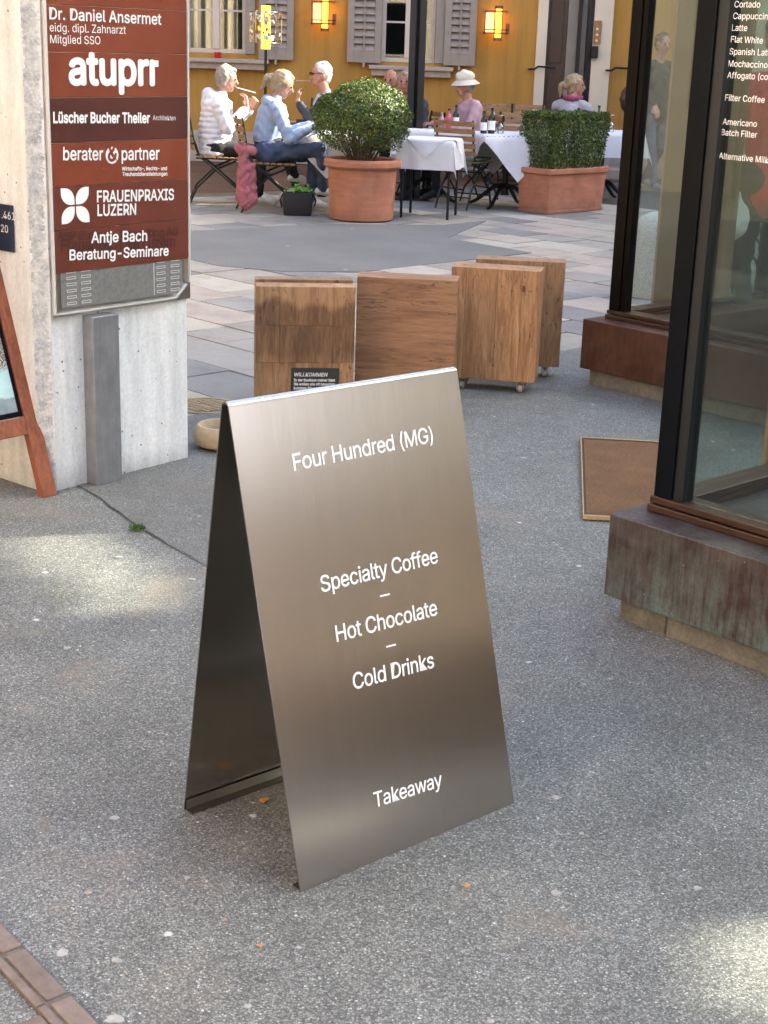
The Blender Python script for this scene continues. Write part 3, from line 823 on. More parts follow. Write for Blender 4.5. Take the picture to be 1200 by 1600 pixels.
# red candle glass on the sill
q = ap(340, 90, FY - .09); zc = fz(250, 88)
m = MB(); m.lathe((q.x, FY - .09, zc), [(.035, .0), (.042, .02), (.042, .075), (.036, .078), (.034, .03)], 16)
tag(m.build("candle_glass", "candle_red", smooth=True), "red candle glass standing on the window sill of yellow house", "candle")

# cream house to the right of the yellow one, and the houses that close the square
def block(name, label, x0, x1, y0, y1, h, mat, face, wins=True, step=2.4, wz=(1.2, 4.4, 7.4), wh=1.6):
    t = thing(name, label, "building", ((x0 + x1) / 2, (y0 + y1) / 2, 0))
    m = MB(); m.box(x0, x1, y0, y1, -.02, h); m.build("wall", mat, t)
    m = MB(); m.box(x0 - .3, x1 + .3, y0 - .3, y1 + .3, h + .001, h + .3); m.build("roof", "roof_tile", t)
    if wins:
        horiz = face in '+y-y'.split('-') or face in ('+y', '-y')
        a0, a1 = (x0, x1) if face in ('+y', '-y') else (y0, y1)
        k = int((a1 - a0) / step)
        for z in wz:
            if z + wh > h - .3: continue
            for i in range(k):
                c = a0 + (a1 - a0) * (i + .5) / k; w_ = .55
                m = MB(); g = MB()
                if face == '+y': m.box(c - w_, c + w_, y1 + .001, y1 + .06, z - .06, z + wh + .06); g.box(c - w_ + .08, c + w_ - .08, y1 + .061, y1 + .066, z, z + wh)
                elif face == '-y': m.box(c - w_, c + w_, y0 - .06, y0 - .001, z - .06, z + wh + .06); g.box(c - w_ + .08, c + w_ - .08, y0 - .066, y0 - .061, z, z + wh)
                elif face == '+x': m.box(x1 + .001, x1 + .06, c - w_, c + w_, z - .06, z + wh + .06); g.box(x1 + .061, x1 + .066, c - w_ + .08, c + w_ - .08, z, z + wh)
                else: m.box(x0 - .06, x0 - .001, c - w_, c + w_, z - .06, z + wh + .06); g.box(x0 - .066, x0 - .061, c - w_ + .08, c + w_ - .08, z, z + wh)
                f = m.build("window", "window_paint", t); g.build("pane", "mullion_dark", f)
    return t
block("cream_house", "cream plastered house closing the square beyond the glass pavilion", HX1 + .05, HX1 + 9, FY - .9, FY + 7, 8.5, "cream_plaster", '-y', True, 3.0, (1.4, 4.6))
block("side_house", "long sunlit cream house along one side of the square", -16, -9.6, 3.0, 19.4, 9.0, "side_plaster", '+x')
block("street_house", "warm beige house across the street behind the photographer", -16, 16, -17, -11, 10.0, "cream_plaster", '+y')
block("corner_house", "beige corner house beside the passage entrance", -16, -5.0, -8, 2.2, 9.0, "grey_beige_plaster", '+x')

# unseen block added for its shade; stepped height and wall holes shape the sunlight
BX = 12.0
ta, te = math.tan(R(90) - SUN_AZ), math.tan(SUN_EL)
def through(px_, py_, pz_=0.0):      # where the sun ray that reaches this ground point crosses the plane x = BX
    dx = BX - px_; return py_ + dx * ta, pz_ + dx / math.sin(SUN_AZ) * te
def roof_at(x, z, y):                # height of block that puts the shade line at height z above (x, y)
    yy, zz = through(x, y, z); return zz
segs_ = [(-22, -1.6, 3.2), (-1.6, through(-.3, 13.75)[0], roof_at(-1.3, 2.4, 5)), (through(-.3, 13.75)[0], through(-1.2, 14.2)[0], roof_at(-.3, .82, 14.2)),
    (through(-1.2, 14.2)[0], through(-.7, 15.75)[0], roof_at(.4, 1.2, 15.0)), (through(-.7, 15.75)[0], through(.4, 18.0)[0], roof_at(.8, .98, 16.4)), (through(.4, 18.0)[0], 34, 8.0)]
h_near = segs_[1][2]; ya = segs_[1][1]
sunny = thing("shade_block", "unseen beige block added to shade the passage, with openings for sun patches", "building", (BX + 3, 5, 0))
c1y, c1z = through(-.90, 4.37); c2y, c2z = through(.76, 2.37)
holes = []
for gx, gy, hw, hx in ((-1.08, 4.60, .13, .13), (-.98, 4.46, .14, .13), (-.86, 4.31, .15, .13), (-.76, 4.16, .14, .13), (.74, 2.38, .13, .13), (.88, 2.34, .20, .17), (1.05, 2.28, .24, .17)):
    y_, z_ = through(gx, gy); dz = hx * te; holes.append((y_ - hw, y_ + hw, z_ - dz + .001, z_ + dz - .001))
BT = .02   # openings for the sun patches are cut through a thin wall
m = MB()
class SW(MB): pass
tmp = MB(); wall_holes(tmp, -1.6, ya, 0, h_near, BX, BX + BT, holes)
# wall_holes lays the wall along x: turn it to run along y
m.v = [(y, x, z) for x, y, z in tmp.v]; m.f = [f[::-1] for f in tmp.f]; m.mi = tmp.mi
for (q0, q1, qh) in segs_:
    if q1 != ya: m.box(BX, BX + .3, q0, q1, 0, qh)
m.build("wall", "warm_stone", sunny)
print("heights", segs_)
for z in (.9, 4.6):
    for i in range(8, 15):
        y = -20 + i * 2.6
        g = MB(); g.box(BX - .05, BX - .001, y, y + 1.1, z, z + 1.7); f = g.build("window", "window_paint", sunny)
        g = MB(); g.box(BX - .056, BX - .051, y + .08, y + 1.02, z + .08, z + 1.62); g.build("pane", "mullion_dark", f)

# ------------------------------------------------------------------ concrete pillar with the sign panel
PU = Vector((.6347, .7727, 0)); PV = Vector((-.7727, .6347, 0))      # along the front, into the depth
PA = Vector((-1.188, 5.205, 0)); PB = Vector((-.785, 5.700, 0))
pillar = thing("concrete_pillar", "pale rough concrete pillar with brown company sign panel", "pillar", tuple(PA))
ch = .045
C0 = PA - PU * .055
m = MB()
poly = [C0 + PU * ch, PB, PB + PV * .9, C0 + PV * .9, C0 + PV * ch * 1.0]
m.prism([(p.x, p.y) for p in poly], -.01, 4.2); m.build("shaft", "concrete", pillar)
# worn arris: a rough strip laid on the chamfer
m = MB(); k = 700; a_, b_ = C0 + PU * (ch + .004), C0 + PV * ch
vs = []; w0 = w1 = 0
for i in range(k + 1):
    z = 4.2 * i / k
    w0 = w0 * .8 + rnd.uniform(-.0022, .0022); w1 = w1 * .8 + rnd.uniform(-.003, .003)
    for j in range(5):
        p = a_.lerp(b_, j / 4); out = (-(PU) * .35 - PV * .94).normalized() * (.0015 + (rnd.uniform(0, .003) if 0 < j < 4 else -.0005))
        vs.append(p + out + PU * (w0 if j == 0 else 0) + (PV * w1 if j == 4 else Vector((0, 0, 0))) + Vector((0, 0, z)))
m.add(vs, [(i * 5 + j, i * 5 + j + 1, i * 5 + j + 6, i * 5 + j + 5) for i in range(k) for j in range(4)])
m.build("worn_edge", "worn_concrete", pillar, smooth='all')
NF = -PV
def on(u, v, out=0.0): return pp(u, v, PA + NF * out, PV)
def onz(s, z, out): return PA + PU * s + Vector((0, 0, z)) + NF * out
sign = thing("company_sign", "brown and white sign panel listing the firms, on the pillar", "sign", tuple(PA))
SW_ = .640
s0 = .002
m = MB(); m.obox(PA + NF * .0005 + PU * (s0 - .008) + Vector((0, 0, .637)), PU * (SW_ + .012), NF * .010, (0, 0, 2.45)); m.build("backing_board", "steel_edge", sign)
m = MB(); m.obox(PA + NF * .012 + PU * (s0 + .024) + Vector((0, 0, .665)), PU * .575, NF * .004, (0, 0, .145)); ep = m.build("engraved_plate", "engraved_plate", sign)
for gx in (.05, .115, .47, .54):     # the four columns of fine engraved strips
    for r_i in range(6):
        mm = MB()
        zz = .675 + r_i * .0225
        o0 = PA + PU * (s0 + gx) + NF * .0165 + Vector((0, 0, zz))
        for (a, b_, c_, d_2) in ((0, .042, 0, .0016), (0, .042, .008, .0096), (0, .0016, 0, .009), (.0404, .042, 0, .009)):
            mm.obox(o0 + PU * a + Vector((0, 0, c_)), PU * (b_ - a), NF * .0004, (0, 0, d_2 - c_))
        mm.build("engraved_line", "white_print", ep)
mm = MB(); mm.obox(PA + PU * (s0 + .455) + NF * .0165 + Vector((0, 0, .668)), PU * .002, NF * .0004, (0, 0, .14)); mm.build("engraved_line", "white_print", ep)
# clear acrylic rail round the plates
m = MB(); 
m.bar(onz(s0 - .004, .648, .018), onz(s0 + .56, .648, .018), .006, .012, up=NF); m.bar(onz(s0 + .56, .648, .018), onz(s0 + .615, .695, .018), .006, .012, up=NF)
m.bar(onz(s0 + .632, .70, .018), onz(s0 + .632, 3.0, .018), .006, .012, up=NF); m.bar(onz(s0 - .006, .648, .018), onz(s0 - .006, 3.0, .018), .006, .012, up=NF)
m.build("acrylic_frame", "acrylic", sign)
zb = [on(185, v).z for v in (415.5, 351, 285, 219.5, 151.5, 83, 12)]
zb.append(zb[-1] + .155); zb.append(zb[-1] + .155)
pm = ["plate_mid", "plate_mid", "plate_brown", "plate_dark", "plate_brown", "plate_brown", "plate_brown", "plate_brown"]
plates = []
for i in range(8):
    m = MB(); m.obox(PA + PU * (s0 + .0) + NF * (.0125 + .0006 * (i % 2)) + Vector((0, 0, zb[i] + .0008)), PU * .628, NF * .006, (0, 0, zb[i + 1] - zb[i] - .0016))
    plates.append(m.build("name_plate", pm[i], sign, bevel=.0008))
FO = .0198
def sgn(body, u0, v0, u1, v1, pi_, mat="white_print", **kw):
    a, b_ = on(u0, v0, FO), on(u1, v1, FO)
    return lettering(body, a, b_, NF, mat, plates[pi_], lift=.0004, **kw)
sgn("Dr. Daniel Ansermet", 77, 29.7, 252, 38.5, 5, bold=.012, hscale=.95)
sgn("eidg. dipl. Zahnarzt", 77.6, 49, 196.6, 53, 5, hscale=1.0)
sgn("Mitglied SSO", 78.4, 67.4, 156.8, 69.3, 5, hscale=1.0)
sgn("atuprı", 107.3, 130.6, 242, 132, 4, bold=.03, hscale=1.0)
d0, d1, d2, d3 = on(240.5, 104.5, FO), on(247.5, 104.5, FO), on(247.5, 94.5, FO), on(240.5, 94.5, FO)
quad_poly([d0, d1, d2, d3], NF, "white_print", plates[4], "logo_dot", .0006)
sgn("Lüscher Bucher Theiler", 83, 191.7, 234.3, 191.9, 3, bold=.028, hscale=1.18)
sgn("Architekten", 238.7, 187.6, 274.2, 188, 3, hscale=1.1)
sgn("berater", 98.5, 250, 161, 250, 2, bold=.014, hscale=1.12)
sgn("partner", 189.8, 250, 249, 249, 2, bold=.014, hscale=1.12)
sgn("Wirtschafts-, Rechts- und", 190.3, 266.3, 260.7, 265.6, 2, bold=.02)
sgn("Treuhanddienstleistungen", 191, 274.9, 261.3, 274.2, 2, bold=.02)
c_ = on(175, 242.5, FO); rr_ = (on(185, 242.5, FO) - c_).length
quad_poly([c_ + PU * (rr_ * math.cos(a)) + Vector((0, 0, rr_ * 1.02 * math.sin(a))) for a in [2 * math.pi * k / 28 for k in range(28)]], NF, "white_print", plates[2], "logo_disc", .0004)
lettering("&", on(168, 251.5, FO), on(183, 251.5, FO), NF, "plate_brown", plates[2], lift=.0012, bold=.02, hscale=1.15)
pc = on(117.5, 321, FO); ps = (on(140, 321, FO) - pc).length * .96; g_ = .003
for sx, sy in ((-1, 1), (1, 1), (-1, -1), (1, -1)):
    pts = []
    cxx, czz = g_, g_
    # petal: a square with two opposite corners rounded
    def arc(cx_, cz_, r_, a0, a1, n_=8): return [(cx_ + r_ * math.cos(a0 + (a1 - a0) * i / n_), cz_ + r_ * math.sin(a0 + (a1 - a0) * i / n_)) for i in range(n_ + 1)]
    S_ = ps - g_; r_ = S_ * .72
    loc = [(g_, g_ + 0), ] + [(g_ + S_ - r_, g_)][:0]
    loc = arc(g_ + r_, g_ + r_, r_, math.pi * 1.5, math.pi, 8)[::-1]   # rounded inner
    loc = [(g_, g_), ] if False else loc
    loc = loc + [(g_ + S_, g_)][:0]
    outer = [(g_ + S_, g_ + 0), (g_ + S_, g_ + S_), (g_, g_ + S_)]
    shape = [(g_, g_ + 0), ] [:0]
    # inner corner square, corners next to the axes rounded, outer corner square
    shape = [(g_, g_)] + arc(g_ + S_ - r_, g_ + r_, r_, -math.pi / 2, 0) + [(g_ + S_, g_ + S_)] + arc(g_ + r_, g_ + S_ - r_, r_, math.pi / 2, math.pi)
    P_ = [pc + PU * (sx * a) + Vector((0, 0, sy * b_)) for a, b_ in shape]
    if sx * sy < 0: P_ = P_[::-1]
    quad_poly(P_, NF, "white_print", plates[1], "logo_petal", .0005)
sgn("FRAUENPRAXIS", 151.3, 315.8, 271.7, 312, 1, bold=.018, hscale=1.12)
sgn("LUZERN", 152, 337.2, 212.6, 335.2, 1, bold=.018, hscale=1.12)
sgn("ASP Business Consulting AG", 89.4, 376, 278.3, 368, 0, "ghost_print", bold=.01)
sgn("Frauenzentrale Luzern", 95, 393, 273.7, 386, 0, "ghost_print", bold=.02, hscale=1.1)
for tx in (("Antje Bach", 142, 379.5, 229.6, 376), ("Beratung-Seminare", 108, 406.5, 263, 399)):
    a, b_ = on(*tx[1:3], FO), on(*tx[3:], FO); lettering(tx[0], a, b_, NF, "white_print", plates[0], lift=.0016, bold=.018, hscale=.98)

# galvanised box against the pillar
m = MB(); o_ = Vector((-1.062, 5.270, 0)); m.obox(o_, PU * .122, PV * .075, (0, 0, .628))
gb = tag(m.build("cable_duct", "galvanised", bevel=.004), "upright grey metal duct box against the concrete pillar", "metal box")
# small navy plaque on the side of the pillar
C_s = C0 + PV * .0; nl = -PU
def onl(u, v, out=.012): return pp(u, v, C0 + nl * out, PU)
plq = thing("enamel_plaque", "small navy plaque with white numbers beside the wooden sign", "plaque", tuple(onl(10, 360)))
a, b_ = onl(20.5, 321.5), onl(20.5, 395)
m = MB(); m.obox(Vector((b_.x, b_.y, b_.z)) - nl * .010, PV * .30, nl * .010, (0, 0, a.z - b_.z)); m.build("panel", "enamel_navy", plq, bevel=.003)
for body, (u, v), sz in ((".461", (3, 341), .052), ("20", (2, 362), .05)):
    p = onl(u, v, .0125); q = p - PV * .1
    ob, _ = lettering(body, p, q, nl, "white_print", plq, size=sz, lift=.0006)

# ------------------------------------------------------------------ wooden A-frame pavement sign (cut by the frame)
SA = Vector((-1.181, 5.150, 0)); dU = -PU; lean = .27 / .83
up = (Vector((0, 0, 1)) + PV * lean).normalized(); nS = dU.cross(up).normalized()
if nS.dot(Vector((0, -1, 0))) < 0: nS = -nS
ws = thing("pavement_sign", "reddish wooden A-frame pavement sign with a picture panel, cut by frame", "pavement sign", tuple(SA))
FWD = .64; HT = 1.25; lw = .062; th_ = .032
def wb(name, s_a, s_b, h0, h1, mat="wood_red_frame", t=th_, out=0.0, par=ws):
    m = MB(); m.obox(SA + dU * s_a + up * h0 + nS * out - nS * t, dU * (s_b - s_a), up * (h1 - h0), nS * t); return m.build(name, mat, par, bevel=.003)
wb("leg", 0, lw, 0.0, HT); wb("leg", FWD - lw, FWD, 0.0, HT)
wb("bottom_rail", lw + .001, FWD - lw - .001, .235, .30); wb("top_rail", lw + .001, FWD - lw - .001, HT - .10, HT - .03)
pnl = wb("panel_frame", lw + .001, FWD - lw - .001, .302, HT - .102, "mullion_dark", .012, -.008)
wb("picture", lw + .020, FWD - lw - .020, .32, HT - .12, "poster_print", .004, -.003)
up2 = (Vector((0, 0, 1)) - PV * -.18).normalized()
for s_a in (0, FWD - lw):
    m = MB(); top_ = SA + dU * s_a + up * HT - nS * (th_ + .002); foot = Vector((SA.x, SA.y, 0)) + dU * s_a + PV * .80
    m.obox(foot, dU * lw, PV * .03, top_ - foot); m.build("rear_leg", "wood_red_frame", ws)

# ------------------------------------------------------------------ steel A-board
bA = Vector((-.139, 2.568, 0)); bB = Vector((.309, 2.959, 0)); apL = Vector((-.2955, 2.7615, .935)); apR = apL + (bB - bA).normalized() * .595
bW = (bB - bA).normalized(); BWD = .595
bC = Vector((-.387, 2.875, 0))
board = thing("steel_menu_board", "folded brushed steel A-board with white drink lettering on asphalt", "A-board", tuple(bA))
T = .003
# front sheet, rounded fold, back sheet as one bent section swept along the width
bP = Vector((-bW.y, bW.x, 0))           # depth direction, away from the camera
run_f = (apL - bA).dot(bP); run_b = (bC - bA).dot(bP); Hh = .938
def sec(outer):
    o = 0 if outer else T
    rF = .013 - o
    pts = []
    a_f = math.atan2(Hh, run_f); a_b = math.atan2(Hh, run_b - run_f)
    # fold circle
    cy = run_f; r0 = .013
    nf = Vector((-math.sin(a_f), math.cos(a_f))); nb = Vector((math.sin(a_b), math.cos(a_b)))
    # centre so both sheets are tangent
    cz = Hh - r0 * 1.0
    c = Vector((cy, cz))
    # tangent points
    tf = c + nf * rF; tb = c + nb * rF
    foot_f = tf - Vector((math.cos(a_f), math.sin(a_f))) * ((tf.y) / math.sin(a_f))
    foot_b = tb + Vector((math.cos(a_b), -math.sin(a_b))) * ((tb.y) / math.sin(a_b))
    ang0 = math.atan2(nf.y, nf.x); ang1 = math.atan2(nb.y, nb.x)
    return foot_f, [c + Vector((math.cos(ang0 + (ang1 - ang0) * k / 10), math.sin(ang0 + (ang1 - ang0) * k / 10))) * rF for k in range(11)], foot_b, tf, tb
fo, arc_o, bo, tfo, tbo = sec(True); fi, arc_i, bi, _, _ = sec(False)
shift = -fo.x
def W3(p, s_): return bA + bP * (p.x + shift) + bW * s_ + Vector((0, 0, p.y))
def sheet(outer, inner, name, mat="brushed_steel"):
    vs = []; k = len(outer)
    for s_ in (0, BWD):
        vs += [W3(p, s_) for p in outer] + [W3(p, s_) for p in inner]
    n2 = 2 * k; fs = []
    for i in range(k - 1):
        fs += [(i, i + 1, n2 + i + 1, n2 + i), (k + i, k + i + 1, n2 + k + i + 1, n2 + k + i)]
        fs += [(i, i + 1, k + i + 1, k + i), (n2 + i, n2 + i + 1, n2 + k + i + 1, n2 + k + i)]
    fs += [(0, k, n2 + k, n2), (k - 1, n2 - 1, 2 * n2 - 1, n2 + k - 1)]
    m = MB(); m.add(vs, fs); return m.build(name, mat, board, smooth=True)
zf = Vector((0, .0))
frontp = sheet([fo, arc_o[0]], [fi, arc_i[0]], "front_sheet")
fold = sheet(arc_o, arc_i, "top_fold")
backp = sheet([arc_o[-1], bo], [arc_i[-1], bi], "rear_sheet")
# inward hems at both feet
def hem(foot_i, sgn_, name):
    m = MB(); a = W3(Vector((foot_i.x, .0015)), 0.002); m.obox(a, bW * (BWD - .004), bP * (.026 * sgn_), (0, 0, .0025)); return m.build(name, "brushed_steel", board)
hem(fi, 1, "hem"); hem(bi, -1, "hem")
m = MB(); bi2 = bi - (bi - arc_i[-1]).normalized() * .028
m.add([W3(bi, 0.001), W3(bi, BWD - .001), W3(Vector((bi2.x - .003, bi2.y)), BWD - .001), W3(Vector((bi2.x - .003, bi2.y)), 0.001), W3(Vector((bi.x - .004, bi.y + .001)), 0.001), W3(Vector((bi.x - .004, bi.y + .001)), BWD - .001)], [(0, 1, 5, 4), (4, 5, 2, 3)])
m.build("foot_lip", "steel_edge", board)
nB = bW.cross(W3(arc_o[0], 0) - W3(fo, 0)).normalized()
if nB.y > 0: nB = -nB
pF = W3(fo, 0)
def onb(u, v): return pp(u, v, pF, nB)
for body, u0, v0, u1, v1 in (("Four Hundred (MG)", 459.5, 735.5, 677, 690.5), ("Specialty Coffee", 502.5, 925.5, 684.5, 879), ("Hot Chocolate", 526, 1003, 683.5, 960.5), ("Cold Drinks", 552.5, 1077.5, 678.5, 1042.5), ("Takeaway", 585, 1262, 691, 1228)):
    lettering(body, onb(u0, v0), onb(u1, v1), nB, "white_print", frontp, bold=.006, track=.96, hscale=1.04)
for (u0, v0, u1, v1) in ((594, 933, 609, 929.3), (603.5, 1012, 618.5, 1008.3)):
    a, b_ = onb(u0, v0), onb(u1, v1); upv = (W3(arc_o[0], 0) - W3(fo, 0)).normalized()
    quad_poly([a, b_, b_ + upv * .0035, a + upv * .0035], nB, "white_print", frontp, "lettering")

# ------------------------------------------------------------------ glass pavilion
G1 = Vector((.676, -.737, 0)).normalized(); G2 = Vector((.737, .676, 0)).normalized()
pav = thing("glass_pavilion", "dark framed glass cafe pavilion on green-stained copper plinth", "pavilion", (.652, 4.11, 0))
def bay(c, ln, dp, hb, ht, hr, mcop, mrail, mmul, slits, gname, wm, name_off=0.0, sidecols=3, jx=None):
    """c: outer corner of the copper skirt; ln along the face, dp along the return"""
    c = Vector(c)
    # concrete plinth in blocks
    segs = [0] + ([jx] if jx else []) + [ln]
    for a, b_ in zip(segs[:-1], segs[1:]):
        m = MB(); m.obox(c + G1 * (a + .035 + .002) + G2 * .035 - Vector((0, 0, .01)), G1 * (b_ - a - .004), G2 * .3, (0, 0, hb + .005)); m.build("plinth_stone", "plinth_concrete", pav, bevel=.006)
    m = MB(); m.obox(c + G1 * .037 + G2 * .34 - Vector((0, 0, .01)), G1 * .3, G2 * (dp - .4), (0, 0, hb + .005)); m.build("plinth_stone", "plinth_concrete", pav, bevel=.006)
    # copper skirt: one folded box along the face, one along the return
    m = MB(); m.obox(c + Vector((0, 0, hb)), G1 * ln, G2 * .30, (0, 0, ht - hb)); m.build("copper_skirt", mcop, pav, bevel=.004)
    m = MB(); m.obox(c + Vector((0, 0, hb)) + G2 * .301, G1 * .30, G2 * (dp - .301), (0, 0, ht - hb)); m.build("copper_skirt", mcop, pav, bevel=.004)
    r0 = c + G1 * .045 + G2 * .110
    half = (hr - ht) / 2
    for k in range(2):
        m = MB(); m.obox(r0 + G1 * .004 * k + G2 * .006 * k + Vector((0, 0, ht + half * k + .0005)), G1 * (ln - .05), G2 * (.10 - .006 * k), (0, 0, half - .003)); m.build("base_rail", mrail, pav, bevel=.003)
        m = MB(); m.obox(r0 + G1 * .004 * k + G2 * (.101) + Vector((0, 0, ht + half * k + .0005)), G1 * .09, G2 * (dp - .22), (0, 0, half - .003)); m.build("base_rail", mrail, pav, bevel=.003)
    TOP = 5.05
    def mull(s_, w_, base=r0, along=G1, other=G2, mat=mmul, dpt=.07, tip=False):
        m = MB(); m.obox(base + along * s_ + other * .012 + Vector((0, 0, hr - .002)), along * w_, other * dpt, (0, 0, TOP - hr)); return m.build("mullion", mat, pav, bevel=.002)
    mull(.012, wm[0]); m2 = MB(); m2.obox(r0 + G1 * (.012 + wm[0] + .001) + G2 * .020 + Vector((0, 0, hr - .002)), G1 * wm[1], G2 * .05, (0, 0, TOP - hr)); m2.build("mullion_return", gname, pav)
    for s_ in slits: mull(s_, .07)
    # glass along the face
    xs = [.012 + wm[0] + wm[1] - .015] + [q for s_ in slits for q in (s_, s_ + .07)] + [ln - .06]
    for qi, (a, b_) in enumerate(zip(xs[::2], xs[1::2])):
        m = MB(); m.obox(r0 + G1 * a + G2 * .040 + Vector((0, 0, hr)), G1 * (b_ - a), G2 * .010, (0, 0, TOP - hr)); m.build("pane", "pane_dark" if qi == 0 and not name_off else "pane_green", pav)
    # glass along the return
    sd = (dp - .25) / sidecols; b0 = r0 + G1 * .05 + G2 * .10
    for k in range(sidecols):
        m = MB(); m.obox(b0 + G2 * (sd * k + .04) + Vector((0, 0, hr)), G2 * (sd - .082), -G1 * .010, (0, 0, TOP - hr)); m.build("pane", "pane_green", pav)
        m = MB(); m.obox(b0 + G2 * (sd * (k + 1) - .04) + Vector((0, 0, hr)) - G1 * .03, G2 * .078, G1 * .06, (0, 0, TOP - hr)); m.build("mullion", "mullion_tan" if name_off else mmul, pav, bevel=.002)
    return r0
c1 = Vector((.652, 4.110, 0)); c2 = Vector((.950, 7.312, 0))
d12 = c2 - c1; s12 = -(d12.dot(G1)); t12 = d12.dot(G2)
r_near = bay(c1, 3.3, t12 - .02, .072, .322, .371, "copper_patina", "bronze_rail", "mullion_dark", (1.35, 2.5), "post_paint", (.062, .034), 0.0, 1, .17)
r_far = bay(c2, s12 - .02, 2.6, .080, .326, .371, "copper_brown", "bronze_rail", "mullion_brown", (.95,), "mullion_brown", (.062, .03), 1.0, 3, None)
# roof slab and floor
m = MB()
A_ = c1 - G1 * .1 - G2 * .1
poly = [A_, c1 + G1 * 3.4 - G2 * .1, c1 + G1 * 3.4 + G2 * (t12 + 2.6), c2 + G2 * 2.7 - G1 * .1, c2 - G1 * .1 - G2 * .1, c1 + G1 * (-.1) + G2 * (t12 - .1)]
poly = [A_, c1 + G1 * 3.4 - G2 * .1, c1 + G1 * 3.4 + G2 * (t12 + 2.7), c2 + G2 * 2.7 - G1 * .1, c2 - G1 * .1 - G2 * .1, c1 + G2 * (t12 - .1) + G1 * -.1]
m.prism([(p.x, p.y) for p in poly], 5.06, 5.35); m.build("roof_glass", "pane_green", pav)
m = MB()
fl = [c1 + G1 * .14 + G2 * .21, c1 + G1 * 3.3 + G2 * .21, c1 + G1 * 3.3 + G2 * (t12 + 2.55), c2 + G1 * .14 + G2 * 2.55, c2 + G1 * .14 + G2 * .21, c1 + G1 * .14 + G2 * (t12 - .02)]
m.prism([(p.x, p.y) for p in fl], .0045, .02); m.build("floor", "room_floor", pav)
# counter along the back of the bar and a timber post
m = MB(); b0 = c1 + G1 * 2.5 + G2 * 1.0; m.obox(b0 + Vector((0, 0, .021)), G1 * .6, G2 * 2.2, (0, 0, 1.0))
tag(m.build("cafe_counter", "wood_aged", bevel=.01), "timber serving counter inside the glass pavilion", "counter")
q = gp(1196, 800); m = MB(); m.box(q.x - .02, q.x + .08, q.y, q.y + .06, .021, 1.05)
m.build("timber_post", "wood_vertical", pav)
m = MB(); q = gp(1021, 500); m.box(1.36, 1.47, 7.72, 7.79, .021, 2.9); m.build("timber_post", "mullion_tan", pav)
# menu lettering in white vinyl on the near pane
nG = -G2
pg = r_near + G2 * .0395
def onp(u, v): return pp(u, v, pg, G2)
near_pane = [o for o in bpy.data.objects if o.name.startswith("pane") and o.parent == pav][0]
a0, a1 = onp(1142, 66), onp(1192, 68.2)
_, msz = lettering("Flat White", a0, a1, nG, "vinyl_white", near_pane, lift=.0008, bold=.004)
for body, u, v in (("Espresso", 1150, -7), ("Cortado", 1147.5, 11.5), ("Cappuccino", 1145.6, 29.7), ("Latte", 1143.4, 48), ("Spanish Latte", 1140, 85), ("Mochaccino", 1138, 103.9), ("Affogato (coffee)", 1136.3, 122), ("Filter Coffee", 1133, 157), ("Americano", 1129.2, 194.5), ("Batch Filter", 1127, 211), ("Alternative Milk", 1123.3, 247.8)):
    a = onp(u, v); lettering(body, a, a + G1 * .1, nG, "vinyl_white", near_pane, size=msz, lift=.0008, bold=.004)

# coir mat before the recess
m4 = [Vector(p) for p in ((.711, 5.057, .005), (1.10, 5.03, .005), (1.215, 6.12, .005), (.830, 6.159, .005))]
mat_ = thing("door_mat", "brown coir door mat with pale edging lying beside the pavilion", "door mat", tuple(m4[0]))
m = MB(); m.prism([(p.x, p.y) for p in m4], .0048, .018); m.build("pile", "coir", mat_)
m = MB(); cen = sum(m4, Vector()) / 4
for i in range(4):
    a, b_ = m4[i], m4[(i + 1) % 4]; a2, b2 = a + (cen - a) * .045, b_ + (cen - b_) * .045
    m.add([(p.x, p.y, .0184) for p in (a, b_, b2, a2)], [(0, 1, 2, 3)])
m.build("border", "door_brown", mat_)
m = MB()
for i in range(4):
    a, b_ = m4[i], m4[(i + 1) % 4]; cen = sum(m4, Vector()) / 4
    a2, b2 = a + (a - cen).normalized() * .010, b_ + (b_ - cen).normalized() * .010
    m.add([(a.x, a.y, .0048), (b_.x, b_.y, .0048), (b2.x, b2.y, .0048), (a2.x, a2.y, .0048), (a.x, a.y, .020), (b_.x, b_.y, .020), (b2.x, b2.y, .020), (a2.x, a2.y, .020)], [(3, 2, 1, 0), (4, 5, 6, 7), (0, 1, 5, 4), (1, 2, 6, 5), (2, 3, 7, 6), (3, 0, 4, 7)])
m.build("edging", "mat_trim", mat_)

